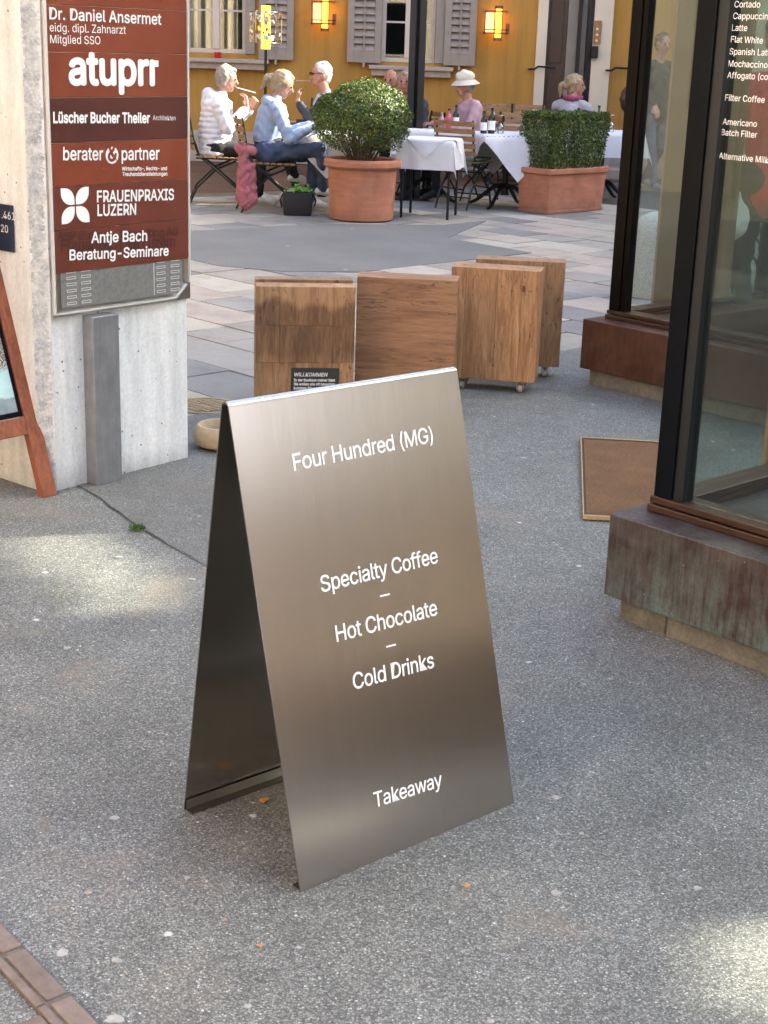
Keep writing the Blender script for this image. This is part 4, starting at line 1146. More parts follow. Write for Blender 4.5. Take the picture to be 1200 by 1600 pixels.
# ------------------------------------------------------------------ wooden blocks on castors
def caster(x, y, par):
    m = MB(); m.tube([(x - .011, y, .024), (x + .011, y, .024)], .024, 16); w_ = m.build("wheel", "caster_rubber", par, smooth=True)
    m = MB(); m.box(x - .018, x - .013, y - .014, y + .014, .018, .062); m.box(x + .013, x + .018, y - .014, y + .014, .018, .062); m.box(x - .02, x + .02, y - .02, y + .02, .062, .068)
    m.build("caster_fork", "caster_steel", par)
def wood_block(tl, ang, wd, tk, label, layout, mat, top=.59, dark_top=False):
    X = Vector((math.cos(R(ang)), math.sin(R(ang)), 0)); Y = Vector((-X.y, X.x, 0)); o = Vector((tl[0], tl[1], 0))
    t = thing("wooden_block", label, "wooden block", (0, 0, 0), 0, "heavy timber blocks on castors")
    t.location = o; bot = .058
    t.rotation_euler = (0, 0, R(ang))
    def put(m, name, mat_):
        me = m.mesh(name, mat_, LOCAL, bevel=.0018 if name == "plank" else 0); ob = bpy.data.objects.new(name, me); COL.objects.link(ob); ob.parent = t; return ob
    H_ = top - bot
    for (x0, x1, z0, z1) in layout:
        m = MB(); g = .0002; pr = rnd.uniform(-.0015, .0015)
        sh = [rnd.uniform(-.002, .002) for _ in range(4)]
        m.box(x0 * wd + g, x1 * wd - g, pr, tk + pr, bot + z0 * H_ + g, bot + z1 * H_ - g)
        put(m, "plank", mat)
    for (x, y) in ((.07, .04), (wd - .07, .04), (.07, tk - .035), (wd - .07, tk - .035)):
        m = MB(); m.tube([(x - .010, y, .020), (x + .010, y, .020)], .020, 16); put(m, "wheel", "caster_rubber")
        m = MB(); m.box(x - .018, x - .013, y - .014, y + .014, .016, .052); m.box(x + .013, x + .018, y - .014, y + .014, .016, .052); m.box(x - .02, x + .02, y - .02, y + .02, .052, .0578)
        put(m, "caster_fork", "caster_steel")
    return t
grid1 = [(x0, x1, z0, z1) for (z0, z1) in ((0, .38), (.38, .685), (.685, 1)) for (x0, x1) in ((0, .24), (.24, .78), (.78, 1))]
wood_block((-.576, 6.333), 7, .427, .11, "dark water-stained timber block with chalk card, behind the steel board", grid1, "wood_stained")
wood_block((-.592, 6.475), 8, .427, .08, "thin timber block standing hidden right behind the water-stained one", [(0, .5, 0, 1), (.5, 1, 0, 1)], "wood_aged", .598)
wood_block((-.155, 6.67), -5, .452, .16, "timber block of horizontal beams between the stained and the vertical one", [(0, 1, 0, .22), (0, 1, .22, .5), (0, 1, .5, .82), (0, 1, .82, 1)], "wood_horizontal", .595)
wood_block((.283, 7.10), -11, .425, .17, "orange-brown timber block of upright beams with a castor showing", [(0, .17, 0, 1), (.17, .52, 0, 1), (.52, .80, 0, 1), (.80, 1, 0, 1)], "wood_vertical", .592)
wood_block((.415, 7.45), -6, .445, .14, "greyer timber block standing behind the upright-beam one", [(0, .4, 0, 1), (.4, .8, 0, 1), (.8, 1, 0, 1)], "wood_aged", .585)
# chalk card leaning on the stained block
X1 = Vector((math.cos(R(7)), math.sin(R(7)), 0)); Y1 = Vector((-X1.y, X1.x, 0)); n1 = -Y1
q0 = pp(455, 575, Vector((-.576, 6.333, 0)) + n1 * .008, Y1); q1 = pp(530, 578, Vector((-.576, 6.333, 0)) + n1 * .008, Y1)
cw = (q1 - q0).length
card = thing("chalk_card", "small black welcome card with white writing on the stained block", "card", tuple(q0))
m = MB(); m.obox(q0 + Y1 * .0045 - Vector((0, 0, .15)), X1 * cw, n1 * .004, (0, 0, .15)); sb = m.build("slate", "slate_board", card, bevel=.0012)
lettering("WiLLKOMMEN", q0 + n1 * .0003 + X1 * .014 - Vector((0, 0, .036)), q0 + X1 * .16 - Vector((0, 0, .036)), n1, "chalk", sb, width=.145, bold=.02, italic=.2)
for k, b_ in enumerate(("In der Boutique meiner Gast", "Sie wollen uns oft besuchen", "kommen Sie gern herein", "und schauen sich um")):
    p = q0 + X1 * .012 - Vector((0, 0, .058 + .018 * k)); lettering(b_, p + n1 * .0003, p + X1 * .1, n1, "chalk", sb, width=.18 - .02 * (k > 1), bold=.035, hscale=1.1)

# dog bowl, manhole cover, leaf bits, tuft
bc = gp(340, 700); bc.z = .0045
bowl = thing("dog_bowl", "round tan stoneware water bowl beside the concrete pillar", "bowl", (bc.x + .015, bc.y + .02, .0045))
m = MB(); m.lathe(bowl.location, [(.082, 0), (.108, .014), (.118, .045), (.112, .075), (.098, .092), (.088, .092), (.084, .084), (.080, .024), (.02, .018)], 40); m.build("body", "stoneware", bowl, smooth=True)
m = MB(); m.lathe(bowl.location, [(.0815, .0605), (.0815, .062)], 32); m.build("water", "pane_green", bowl)
mc = gp(322, 634); mc.z = 0
cov = thing("manhole_cover", "round brass-coloured iron cover with square grid in the paving", "manhole cover", tuple(mc))
m = MB(); m.lathe(mc, [(.155, -.012), (.155, .0035), (.135, .0035), (.133, -.001)], 40); m.build("rim", "brass_iron", cov, smooth=True)
m = MB(); m.lathe(mc, [(.133, -.01), (.133, -.0012)], 40); m.build("disc", "iron_dark", cov)
for i in range(-4, 5):
    for j in range(-4, 5):
        x, y = i * .029, j * .029
        if math.hypot(x, y) < .118 and not (abs(j) < 1 and abs(i) < 2):
            m = MB(); c = mc + EA * x + EB * y; m.obox(c - EA * .0115 - EB * .0115 + Vector((0, 0, -.0011)), EA * .023, EB * .023, (0, 0, .0046)); m.build("tile", "brass_iron", cov)
def leafbit(u, v, r, label, k=5, mat="dry_leaf"):
    c = gp(u, v, .006); m = MB()
    for i in range(k):
        a = rnd.uniform(0, 6.28); p = c + Vector((math.cos(a), math.sin(a), 0)) * rnd.uniform(0, r * .55); n_ = 7; s_ = r * rnd.uniform(.35, .65); tl_ = rnd.uniform(-.5, .5); a0 = rnd.uniform(0, 6)
        top = []
        for j in range(n_):
            t = a0 + 6.283 * j / n_; q_ = s_ * rnd.uniform(.6, 1.1); top.append((p.x + q_ * math.cos(t), p.y + q_ * math.sin(t), p.z + .002 + .6 * abs(q_ * math.cos(t + tl_)) * rnd.uniform(.3, .6)))
        b_ = [(x, y, z - .0012) for x, y, z in top]
        m.add(top + b_, [tuple(range(n_)), tuple(range(2 * n_ - 1, n_ - 1, -1))] + [(j, n_ + j, n_ + (j + 1) % n_, (j + 1) % n_) for j in range(n_)])
    return tag(m.build("dry_leaf", mat), label, "leaf", "dry leaves on the asphalt")
leafbit(413, 1251, .016, "crumpled orange leaf under the open steel board", 7)
leafbit(732, 1385, .011, "single orange leaf scrap on asphalt in front of the board", 4)
leafbit(405, 1478, .007, "tiny orange leaf scrap below the board's near corner", 3)
leafbit(352, 1437, .005, "tiniest orange crumb on the asphalt by the board", 3)
leafbit(140, 1393, .005, "orange-brown crumb on open asphalt above the kerb", 3)
m = MB()
for i in range(260):
    c = gp(215 + rnd.gauss(0, 5.5), 828 + rnd.gauss(0, 2.0)) + Vector((0, 0, .004)); a = rnd.uniform(0, 6.28); h_ = rnd.uniform(.006, .022); l_ = Vector((math.cos(a), math.sin(a), 0)) * rnd.uniform(.003, .012); s_ = Vector((-l_.y, l_.x, 0)).normalized() * .0014
    m.add([c - s_, c + s_, c + l_ + Vector((0, 0, h_))], [(0, 1, 2)])
m.build("grass", "moss_green", kind="stuff")
# pale chips and gum spots of uneven outline on the asphalt
m = MB()
for i in range(30):
    u, v = rnd.uniform(-40, 1240), rnd.uniform(700, 1600)
    if i < 14: u, v = [(180, 1277), (138, 1394), (178, 1592), (183, 1500), (97, 1489), (868, 1245), (1090, 1387), (818, 715), (878, 857), (300, 905), (105, 1012), (187, 870), (240, 985), (868, 1395)][i]
    c = gp(u, v, .0020); r_ = rnd.uniform(.003, .0065) if i >= 14 else rnd.uniform(.007, .012)
    if i == 2: r_ = .014
    a0 = rnd.uniform(0, 6.3); n_ = 11; top = []
    for j in range(n_):
        t = a0 + 6.283 * j / n_; q_ = r_ * rnd.uniform(.55, 1.2); top.append((c.x + q_ * math.cos(t) * 1.25, c.y + q_ * math.sin(t), c.z + .0006))
    m.add(top + [(x, y, .0002) for x, y, z in top], [tuple(range(n_))] + [(j, n_ + j, n_ + (j + 1) % n_, (j + 1) % n_) for j in range(n_)])
m.build("gum_litter", "pale_chip", kind="stuff")

# ------------------------------------------------------------------ planters
def leaves(m, pts, size):
    for p, nrm in pts:
        nrm = (nrm + Vector((rnd.gauss(0, .55), rnd.gauss(0, .55), rnd.gauss(0, .55)))).normalized()
        a = nrm.cross(Vector((rnd.uniform(-1, 1), rnd.uniform(-1, 1), rnd.uniform(-1, 1)))).normalized(); b_ = nrm.cross(a)
        s_ = size * rnd.uniform(.6, 1.25)
        m.add([p - a * s_, p + b_ * s_ * .55 + nrm * s_ * .1, p + a * s_, p - b_ * s_ * .55 + nrm * s_ * .1], [(0, 1, 2, 3)])
pc_ = Vector((-.306, 14.20, 0))
pot = thing("round_planter", "round terracotta pot with clipped box ball on the square", "planter", tuple(pc_))
m = MB(); m.lathe(pc_, [(.275, 0), (.30, .012), (.308, .20), (.318, .44), (.322, .47), (.345, .475), (.362, .495), (.362, .535), (.345, .556), (.318, .558), (.300, .545), (.298, .50)], 56); m.build("pot", "terracotta", pot, smooth=True)
m = MB(); m.lathe(pc_, [(.30, .50), (.297, .505)], 32); m.build("soil", "soil", pot)
m = MB(); bcz = pc_ + Vector((0, 0, .93)); pts = []
def bumpy(d): return 1 + .05 * math.sin(5 * d.x + 2 * d.z) + .04 * math.sin(9 * d.y + 3 * d.x) + .035 * math.sin(13 * d.z + 7 * d.x)
for i in range(27000):
    d = Vector((rnd.gauss(0, 1), rnd.gauss(0, 1), rnd.gauss(0, 1))).normalized()
    low = max(0, -d.z - .25)
    if rnd.random() < low * 1.35: continue
    rr = bumpy(d) * (1 - abs(rnd.gauss(0, .085))) + (.03 if rnd.random() < .03 else 0)
    pts.append((bcz + Vector((d.x * .455, d.y * .455, d.z * (.325 if d.z > 0 else .36))) * rr, d))
leaves(m, pts, .0118); m.build("foliage", "box_leaf", pot)
for i in range(46):
    a = rnd.uniform(0, 6.28); r_ = rnd.uniform(.1, .40); e = bcz + Vector((math.cos(a) * r_, math.sin(a) * r_, rnd.uniform(-.22, .1)))
    s_ = pc_ + Vector((math.cos(a) * r_ * .28, math.sin(a) * r_ * .28, .50)); mid = s_.lerp(e, .5) + Vector((rnd.uniform(-.03, .03), rnd.uniform(-.03, .03), .02))
    m = MB(); m.tube([s_, mid, e], .007, 5, .003); m.build("stem", "twig", pot)
# rectangular planter
EA2 = Vector((.707, .707, 0)); EB2 = Vector((-.707, .707, 0)); o2 = Vector((1.535, 15.08, 0))
box = thing("rectangular_planter", "rectangular terracotta trough with clipped box hedge on the square", "planter", tuple(o2))
L2, D2, H2 = .93, .44, .385
m = MB(); m.hexa([o2 + EA2 * .03 + EB2 * .03, o2 + EA2 * (L2 - .03) + EB2 * .03, o2 + EA2 * (L2 - .03) + EB2 * (D2 - .03), o2 + EA2 * .03 + EB2 * (D2 - .03),
    o2 + Vector((0, 0, H2)) + EA2 * .01 + EB2 * .01, o2 + EA2 * (L2 - .01) + EB2 * .01 + Vector((0, 0, H2)), o2 + EA2 * (L2 - .01) + EB2 * (D2 - .01) + Vector((0, 0, H2)), o2 + EB2 * (D2 - .01) + EA2 * .01 + Vector((0, 0, H2))])
m.build("pot", "terracotta", box, bevel=.008)
m = MB(); m.obox(o2 + EA2 * .022 + EB2 * .022, EA2 * (L2 - .044), EB2 * (D2 - .044), (0, 0, .03)); m.build("foot_band", "terracotta", box, bevel=.004)
m = MB(); m.obox(o2 - EA2 * .012 - EB2 * .012 + Vector((0, 0, H2 + .001)), EA2 * (L2 + .024), EB2 * (D2 + .024), (0, 0, .055)); m.build("rim", "terracotta", box, bevel=.01)
m = MB(); pts = []
hx0, hx1, hy0, hy1, hz0, hz1 = .02, L2 - .02, .0, D2 + .02, .44, .985
for i in range(23000):
    f_ = rnd.random(); dpt = abs(rnd.gauss(0, .035)); u_, v_, w_ = rnd.random(), rnd.random(), rnd.random()
    X_ = hx0 + (hx1 - hx0) * u_; Y_ = hy0 + (hy1 - hy0) * v_; Z_ = hz0 + (hz1 - hz0) * w_
    if f_ < .36: Y_ = hy0 + dpt; nn = -EB2
    elif f_ < .56: X_ = hx0 + dpt; nn = -EA2
    elif f_ < .70: X_ = hx1 - dpt; nn = EA2
    elif f_ < .80: Y_ = hy1 - dpt; nn = EB2
    else: Z_ = hz1 - dpt * .7; nn = Vector((0, 0, 1))
    wob = .018 * math.sin(9 * X_ + 5 * Z_) + .014 * math.sin(17 * Z_ + 3 * Y_) + rnd.gauss(0, .006)
    X_ = min(max(X_, hx0 + .02 * rnd.random()), hx1 - .02 * rnd.random())
    narrow = .055 * max(0, (.62 - Z_) / .2)
    p = o2 + EA2 * (X_ + (narrow if X_ < L2 / 2 else -narrow)) + EB2 * (Y_ + narrow * .5) + Vector((0, 0, Z_)) + nn * wob
    if Z_ < .56 and rnd.random() < .25: continue
    pts.append((p, nn))
leaves(m, pts, .0120); m.build("foliage", "box_leaf", box)
for i in range(26):
    x, y = rnd.uniform(.08, L2 - .08), rnd.uniform(.06, D2 - .06); s_ = o2 + EA2 * x + EB2 * y + Vector((0, 0, .40)); e = s_ + Vector((rnd.uniform(-.08, .08), rnd.uniform(-.08, .08), rnd.uniform(.3, .48)))
    m = MB(); m.tube([s_, s_.lerp(e, .5) + Vector((.01, .01, 0)), e], .007, 5, .003); m.build("stem", "twig", box)
m = MB(); m.obox(o2 + EA2 * .03 + EB2 * .03 + Vector((0, 0, .38)), EA2 * (L2 - .06), EB2 * (D2 - .06), (0, 0, .03)); m.build("soil", "soil", box)

# ------------------------------------------------------------------ chairs, tables
def lput(m, name, mat, par, smooth=False, bevel=0):
    me = m.mesh(name, mat, LOCAL, smooth, bevel); ob = bpy.data.objects.new(name, me); COL.objects.link(ob); ob.parent = par; return ob
def make_chair(name, label, slat="wood_slat", cushion=False):
    """folding bistro chair facing +x, origin on the ground under the seat"""
    t = thing(name, label, "chair", (0, 0, 0), 0, "folding bistro chairs on the terrace")
    for s_ in (-1, 1):
        y = .20 * s_
        m = MB(); m.tube([(.27, y, .004), (.255, y, .03), (.21, y, .16), (-.05, y, .38), (-.17, y, .47), (-.225, y, .62), (-.27, y, .88)], .011, 6); lput(m, "leg", "chair_metal", t, True)
        m = MB(); y2 = .175 * s_; m.tube([(-.27, y2, .004), (-.255, y2, .03), (-.19, y2, .17), (.0, y2, .35), (.19, y2, .43)], .011, 6); lput(m, "leg", "chair_metal", t, True)
        m = MB(); m.tube([(-.20, .185 * s_, .455), (.21, .185 * s_, .445)], .010, 6); lput(m, "seat_rail", "chair_metal", t, True)
    for (x, z) in ((.225, .12), (-.215, .12), (.02, .355)):
        m = MB(); m.tube([(x, -.19, z), (x, .19, z)], .008, 6); lput(m, "crossbar", "chair_metal", t, True)
    for k in range(7):
        x = -.18 + k * .062; m = MB(); m.box(x, x + .046, -.215, .215, .458 - .0015 * k, .474 - .0015 * k); lput(m, "slat", slat, t, bevel=.004)
    for k in range(5):
        z = .53 + k * .072; x = -.2 - (z - .5) * .20
        n_ = 8; vs = []
        for i in range(n_ + 1):
            yy = -.225 + .45 * i / n_; bow = -.03 * (1 - (yy / .225) ** 2)
            vs += [(x + bow, yy, z), (x + bow - .011, yy, z + .05), (x + bow - .025, yy, z + .05), (x + bow - .014, yy, z)]
        m = MB(); m.add(vs, [(4 * i + a, 4 * i + (a + 1) % 4, 4 * i + 4 + (a + 1) % 4, 4 * i + 4 + a) for i in range(n_) for a in range(4)] + [(3, 2, 1, 0), (4 * n_, 4 * n_ + 1, 4 * n_ + 2, 4 * n_ + 3)])
        lput(m, "slat", slat, t)
    if cushion:
        m = MB(); m.box(-.18, .23, -.20, .20, .476, .505); lput(m, "cushion", "cushion_green", t, True, .012)
    return t
chairs = {}
def cloth(name, label, cx, cy, w_, d_, h, drop, rz, mat="cloth_white", seed=1, group=None, flare=.05, crot=0.0, cs=None):
    r2 = random.Random(seed); t = None
    nx = 34; ny = 34; vs = []
    ph = [r2.uniform(0, 6) for _ in range(8)]
    for i in range(nx + 1):
        for j in range(ny + 1):
            u_ = -(w_ / 2 + drop) + (w_ + 2 * drop) * i / nx; v_ = -(d_ / 2 + drop) + (d_ + 2 * drop) * j / ny
            if cs: u_ = cs * (i / nx - .5); v_ = cs * (j / ny - .5)
            if crot: u_, v_ = u_ * math.cos(crot) - v_ * math.sin(crot), u_ * math.sin(crot) + v_ * math.cos(crot)
            du = max(abs(u_) - w_ / 2, 0); dv = max(abs(v_) - d_ / 2, 0); su = 1 if u_ > 0 else -1; sv = 1 if v_ > 0 else -1
            x = min(max(u_, -w_ / 2), w_ / 2); y = min(max(v_, -d_ / 2), d_ / 2)
            if du > 0 and dv > 0:
                mx_, mn_ = max(du, dv), min(du, dv); z = h - mx_ - .35 * mn_
                q = mn_ * .28; x += su * (flare * mx_ / max(drop, .01) + q * .5); y += sv * (flare * mx_ / max(drop, .01) + q * .5)
            elif du > 0:
                z = h - du; wv = math.sin(v_ * 17 + ph[0]) * .5 + math.sin(v_ * 29 + ph[1]) * .3; x += su * (.006 + flare * .4 * du / max(drop, .01) + (.016 * wv + .01) * min(1, du / .12))
            elif dv > 0:
                z = h - dv; wv = math.sin(u_ * 19 + ph[2]) * .5 + math.sin(u_ * 31 + ph[3]) * .3; y += sv * (.006 + flare * .4 * dv / max(drop, .01) + (.016 * wv + .01) * min(1, dv / .12))
            else: z = h + .0012 * math.sin(u_ * 30 + ph[4]) * math.sin(v_ * 26 + ph[5])
            vs.append((x, y, z))
    m = MB(); m.add(vs, [(i * (ny + 1) + j, (i + 1) * (ny + 1) + j, (i + 1) * (ny + 1) + j + 1, i * (ny + 1) + j + 1) for i in range(nx) for j in range(ny)])
    me = m.mesh(name, mat, LOCAL, 'all'); o = bpy.data.objects.new(name, me); COL.objects.link(o); o.location = (cx, cy, 0); o.rotation_euler = (0, 0, rz)
    tag(o, label, "tablecloth", group); return o
def leg_table(cx, cy, w_, d_, h, rz, label, lr=.013, top="wood_slat_dark"):
    t = thing("terrace_table", label, "table", (cx, cy, 0), rz, "terrace tables")
    m = MB(); m.box(-w_ / 2, w_ / 2, -d_ / 2, d_ / 2, h - .03, h); lput(m, "tabletop", top, t, bevel=.004)
    for sx in (-1, 1):
        for sy in (-1, 1):
            m = MB(); x, y = sx * (w_ / 2 - .03), sy * (d_ / 2 - .03); m.tube([(x, y, 0), (x, y, h - .031)], lr, 10); lput(m, "leg", "black_metal", t, True)
    return t
def iron_table(cx, cy, w_, d_, h, rz, label):
    t = thing("terrace_table", label, "table", (cx, cy, 0), rz, "terrace tables")
    m = MB(); m.box(-w_ / 2, w_ / 2, -d_ / 2, d_ / 2, h - .03, h); lput(m, "tabletop", "wood_slat_dark", t, bevel=.004)
    m = MB(); m.lathe((0, 0, 0), [(.05, .12), (.036, .16), (.030, .3), (.036, .5), (.05, h - .06), (.09, h - .032)], 14); lput(m, "column", "black_metal", t, True)
    for k in range(4):
        a = math.pi / 4 + k * math.pi / 2; c_, s_ = math.cos(a), math.sin(a)
        m = MB(); m.tube([(c_ * r_, s_ * r_, z) for r_, z in ((.02, .22), (.12, .20), (.22, .12), (.32, .045), (.38, .018), (.41, .014))], [.026, .024, .021, .019, .017, .014], 8); lput(m, "leg", "black_metal", t, True)
    return t
# first chair, moved and copied
base_chair = make_chair("bistro_chair", "slatted bistro chair under the woman in the white puffer jacket")
cushion_chair = make_chair("bistro_chair", "bistro chair with green cushion in front of the laid table", cushion=True)
base_chair.location = (-1.78, 15.15, 0); base_chair.rotation_euler = (0, 0, R(8))
cushion_chair.location = (.70, 15.55, 0); cushion_chair.rotation_euler = (0, 0, R(62))
G = "folding bistro chairs on the terrace"
dup(base_chair, (-1.23, 14.6, 0), R(14), "slatted bistro chair with pink jacket hanging on it")
dup(base_chair, (-.69, 15.65, 0), R(186), "bistro chair under the white-haired man with glasses")
dup(base_chair, (.20, 16.95, 0), R(200), "bistro chair half hidden by black post and box ball")
dup(base_chair, (.80, 16.45, 0), R(215), "bistro chair under the person in the cream hat")
dup(base_chair, (1.20, 19.0, .03), R(262), "empty bistro chair against the yellow wall, nearer the window")
dup(base_chair, (1.66, 19.0, .03), R(278), "empty bistro chair against the yellow wall, nearer the door")
dup(base_chair, (1.30, 17.25, 0), R(255), "pale bistro chair behind the wine glasses on the laid table")
dup(base_chair, (1.98, 17.3, 0), R(70), "bistro chair under the ponytailed woman behind the trough")
dup(base_chair, (-.95, 18.6, .03), R(250), "bistro chair at the wall behind the white-haired man")

# service table with white cloth
leg_table(.335, 14.62, .51, .51, .725, R(-12), "small service table with four thin black legs beside the box ball")
cloth("tablecloth", "white cloth hanging straight down over the small service table", .335, 14.62, .52, .52, .729, .27, R(-12), seed=3, group="white tablecloths", flare=.02)
cloth("tablecloth", "white napkin cloth laid cornerwise with its tip hanging forward on service table", .335, 14.62, .53, .53, .735, .2, R(-12), seed=4, group="white tablecloths", flare=.03, crot=R(45), cs=.62)
# table of the three diners
iron_table(-.72, 14.95, .66, .66, .735, R(10), "cast iron table of the three diners beside the box ball")
cloth("tablecloth", "white cloth on the diners' table with its corner hanging beside the knees", -.72, 14.95, .67, .67, .739, .26, R(10), seed=5, group="white tablecloths", flare=.04, crot=R(45), cs=1.06)
# table with the bottles (behind the post)
iron_table(.33, 16.25, .70, .70, .735, R(4), "cast iron table with sauce bottles behind the black post")
cloth("tablecloth", "white cloth under the sauce bottles behind the black post", .33, 16.25, .71, .71, .739, .25, R(4), seed=6, group="white tablecloths")
# laid table right
iron_table(1.14, 15.75, .78, .78, .735, R(18), "cast iron table with wine glasses between cushion chair and trough")
cloth("tablecloth", "white cloth with long pointed corner on the table laid with wine glasses", 1.14, 15.75, .79, .79, .739, .30, R(18), seed=8, group="white tablecloths", flare=.05, crot=R(42), cs=1.2)
# beige table behind
iron_table(1.33, 18.5, 1.1, .70, .735, R(0), "beige covered table along the yellow wall")
cloth("tablecloth", "beige cloth on the long table along the yellow wall", 1.33, 18.5, 1.11, .71, .739, .22, 0, "cloth_beige", seed=9, flare=.03)
iron_table(2.25, 16.75, .70, .70, .735, R(10), "cast iron table with green bottle behind the hedge trough")
cloth("tablecloth", "white cloth under the green bottle behind the hedge trough", 2.25, 16.75, .71, .71, .739, .25, R(10), seed=11, group="white tablecloths")

def bottle(x, y, z, h, r_, mat, label, lab=None, group="bottles on the terrace tables"):
    t = thing("bottle", label, "bottle", (x, y, z), 0, group)
    m = MB(); m.lathe((0, 0, 0), [(r_ * .9, 0), (r_, .01), (r_, h * .58), (r_ * .75, h * .68), (r_ * .36, h * .76), (r_ * .34, h * .96)], 14); lput(m, "body", mat, t, True)
    m = MB(); m.lathe((0, 0, 0), [(r_ * .42, h * .93), (r_ * .42, h)], 12); lput(m, "cap", "black_metal" if lab else "steel_edge", t, True)
    if lab: m = MB(); m.lathe((0, 0, 0), [(r_ + .001, h * .14), (r_ + .001, h * .5)], 14, cap=False); lput(m, "paper_label", lab, t, True)
    return t
tz = .7415
bottle(.54, 16.08, tz, .21, .032, "wine_red_label", "red sauce bottle next to the black post", "wine_red_label")
bottle(.615, 16.10, tz, .25, .033, "dark_bottle", "tall dark bottle with white label next to red sauce bottle", "white_print")
bottle(.47, 16.12, tz, .17, .03, "jacket_pink", "small pinkish bottle half behind the black post", None)
bottle(.88, 15.56, tz, .22, .033, "dark_bottle", "dark bottle with white label before the cream hat, nearer the post", "white_print")
bottle(.96, 15.60, tz, .25, .036, "dark_bottle", "dark bottle with black and white label before the cream hat", "white_print")
bottle(2.18, 16.70, tz, .27, .036, "green_bottle", "green glass water bottle above the hedge trough", "green_bottle")
bottle(1.98, 16.85, tz, .23, .035, "dark_bottle", "dark bottle beside the ponytailed woman above the hedge", "dark_bottle")
def wine_glass(x, y, z, label):
    t = thing("wine_glass", label, "wine glass", (x, y, z), 0, "wine glasses on the laid tables")
    m = MB(); m.lathe((0, 0, 0), [(.030, 0), (.038, .03), (.036, .06), (.020, .085), (.004, .10), (.004, .17), (.03, .178), (.032, .18)], 16); lput(m, "bowl", "drinking_glass", t, True)
    return t
for x, y, l in ((1.06, 15.70, "upturned wine glass nearest the dark bottles"), (1.29, 15.80, "upturned wine glass in the middle of the laid table"), (1.43, 15.84, "upturned wine glass nearest the hedge trough"), (1.15, 18.4, "wine glass standing on the beige cloth"), (1.0, 15.92, "upturned wine glass before the pink jacket"), (2.32, 16.66, "glass beside the green bottle above the hedge"), (2.07, 16.62, "small glass between green and dark bottle")):
    wine_glass(x, y, tz, l)

# black awning post
m = MB(); px0, px1 = ap(635.5, 180, 16.2).x, ap(661, 180, 16.2).x; mid = (px0 + px1) / 2
post = thing("awning_post", "dark steel post rising beside the box ball and bottles", "post", (mid, 16.2, 0))
m.box(px0, mid - .018, 16.15, 16.27, 0, 5.0); m.build("profile", "post_paint", post, bevel=.004)
m = MB(); m.box(mid + .018, px1, 16.15, 16.27, 0, 5.0); m.build("profile", "post_paint", post, bevel=.004)
m = MB(); m.box(mid - .0175, mid + .0175, 16.18, 16.24, 0, 5.0); m.build("web", "mullion_dark", post)
m = MB(); m.box(px0 - .1, px1 + .1, 16.08, 16.34, 0, .012); m.build("foot_plate", "post_paint", post)

# lantern on a pole
lp = ap(415, 100, 17.3); lx = lp.x
lan = thing("terrace_lantern", "slim pole lantern with glowing yellow tube and metal cage", "lantern", (lx, 17.3, 0))
zt, zb_ = ap(415, 9, 17.3).z, ap(415, 78, 17.3).z; ct, cb_ = ap(415, 19, 17.3).z, ap(415, 67, 17.3).z
m = MB(); m.tube([(lx, 17.3, 0), (lx, 17.3, zb_)], .016, 10); m.build("pole", "post_paint", lan, smooth=True)
m = MB(); m.lathe((lx, 17.3, 0), [(.16, 0), (.16, .015), (.03, .03)], 24); m.build("foot_plate", "post_paint", lan, smooth=True)
m = MB(); m.lathe((lx, 17.3, 0), [(.052, zb_ + .01), (.052, zt)], 18); m.build("light_tube", "lantern_yellow", lan, smooth=True)
m = MB(); rr = .175
for z in (ct, cb_): m.tube([(lx + rr * math.cos(a), 17.3 + rr * math.sin(a), z) for a in [2 * math.pi * k / 20 for k in range(21)]], .006, 5)
for k in range(8): a = k * math.pi / 4; m.tube([(lx + rr * math.cos(a), 17.3 + rr * math.sin(a), cb_), (lx + rr * math.cos(a), 17.3 + rr * math.sin(a), ct)], .004, 5)
for k in range(4): a = k * math.pi / 2; m.tube([(lx + .052 * math.cos(a), 17.3 + .052 * math.sin(a), cb_), (lx + rr * math.cos(a), 17.3 + rr * math.sin(a), cb_)], .005, 5)
m.build("cage", "steel_edge", lan, smooth=True)
m = MB()
for i in range(150):
    a = rnd.uniform(0, 6.28)
    z = rnd.choice([rnd.gauss(ct - .06, .03), rnd.uniform(cb_, ct), rnd.gauss(cb_ + .06, .03)])
    if 1.2 < (a % 1.57) * 2 < 1.9: continue
    p = Vector((lx + rr * math.cos(a), 17.3 + rr * math.sin(a), z)); t_ = Vector((-math.sin(a), math.cos(a), 0)); r_ = rnd.uniform(.010, .022)
    m.add([p + t_ * r_ * math.cos(q) + Vector((0, 0, 1.5 * r_ * math.sin(q))) + Vector((math.cos(a), math.sin(a), 0)) * rnd.uniform(-.012, .012) for q in [k * 6.283 / 6 for k in range(6)]], [tuple(range(6))])
m.build("metal_leaf_ornament", "steel_edge", lan, kind="stuff")

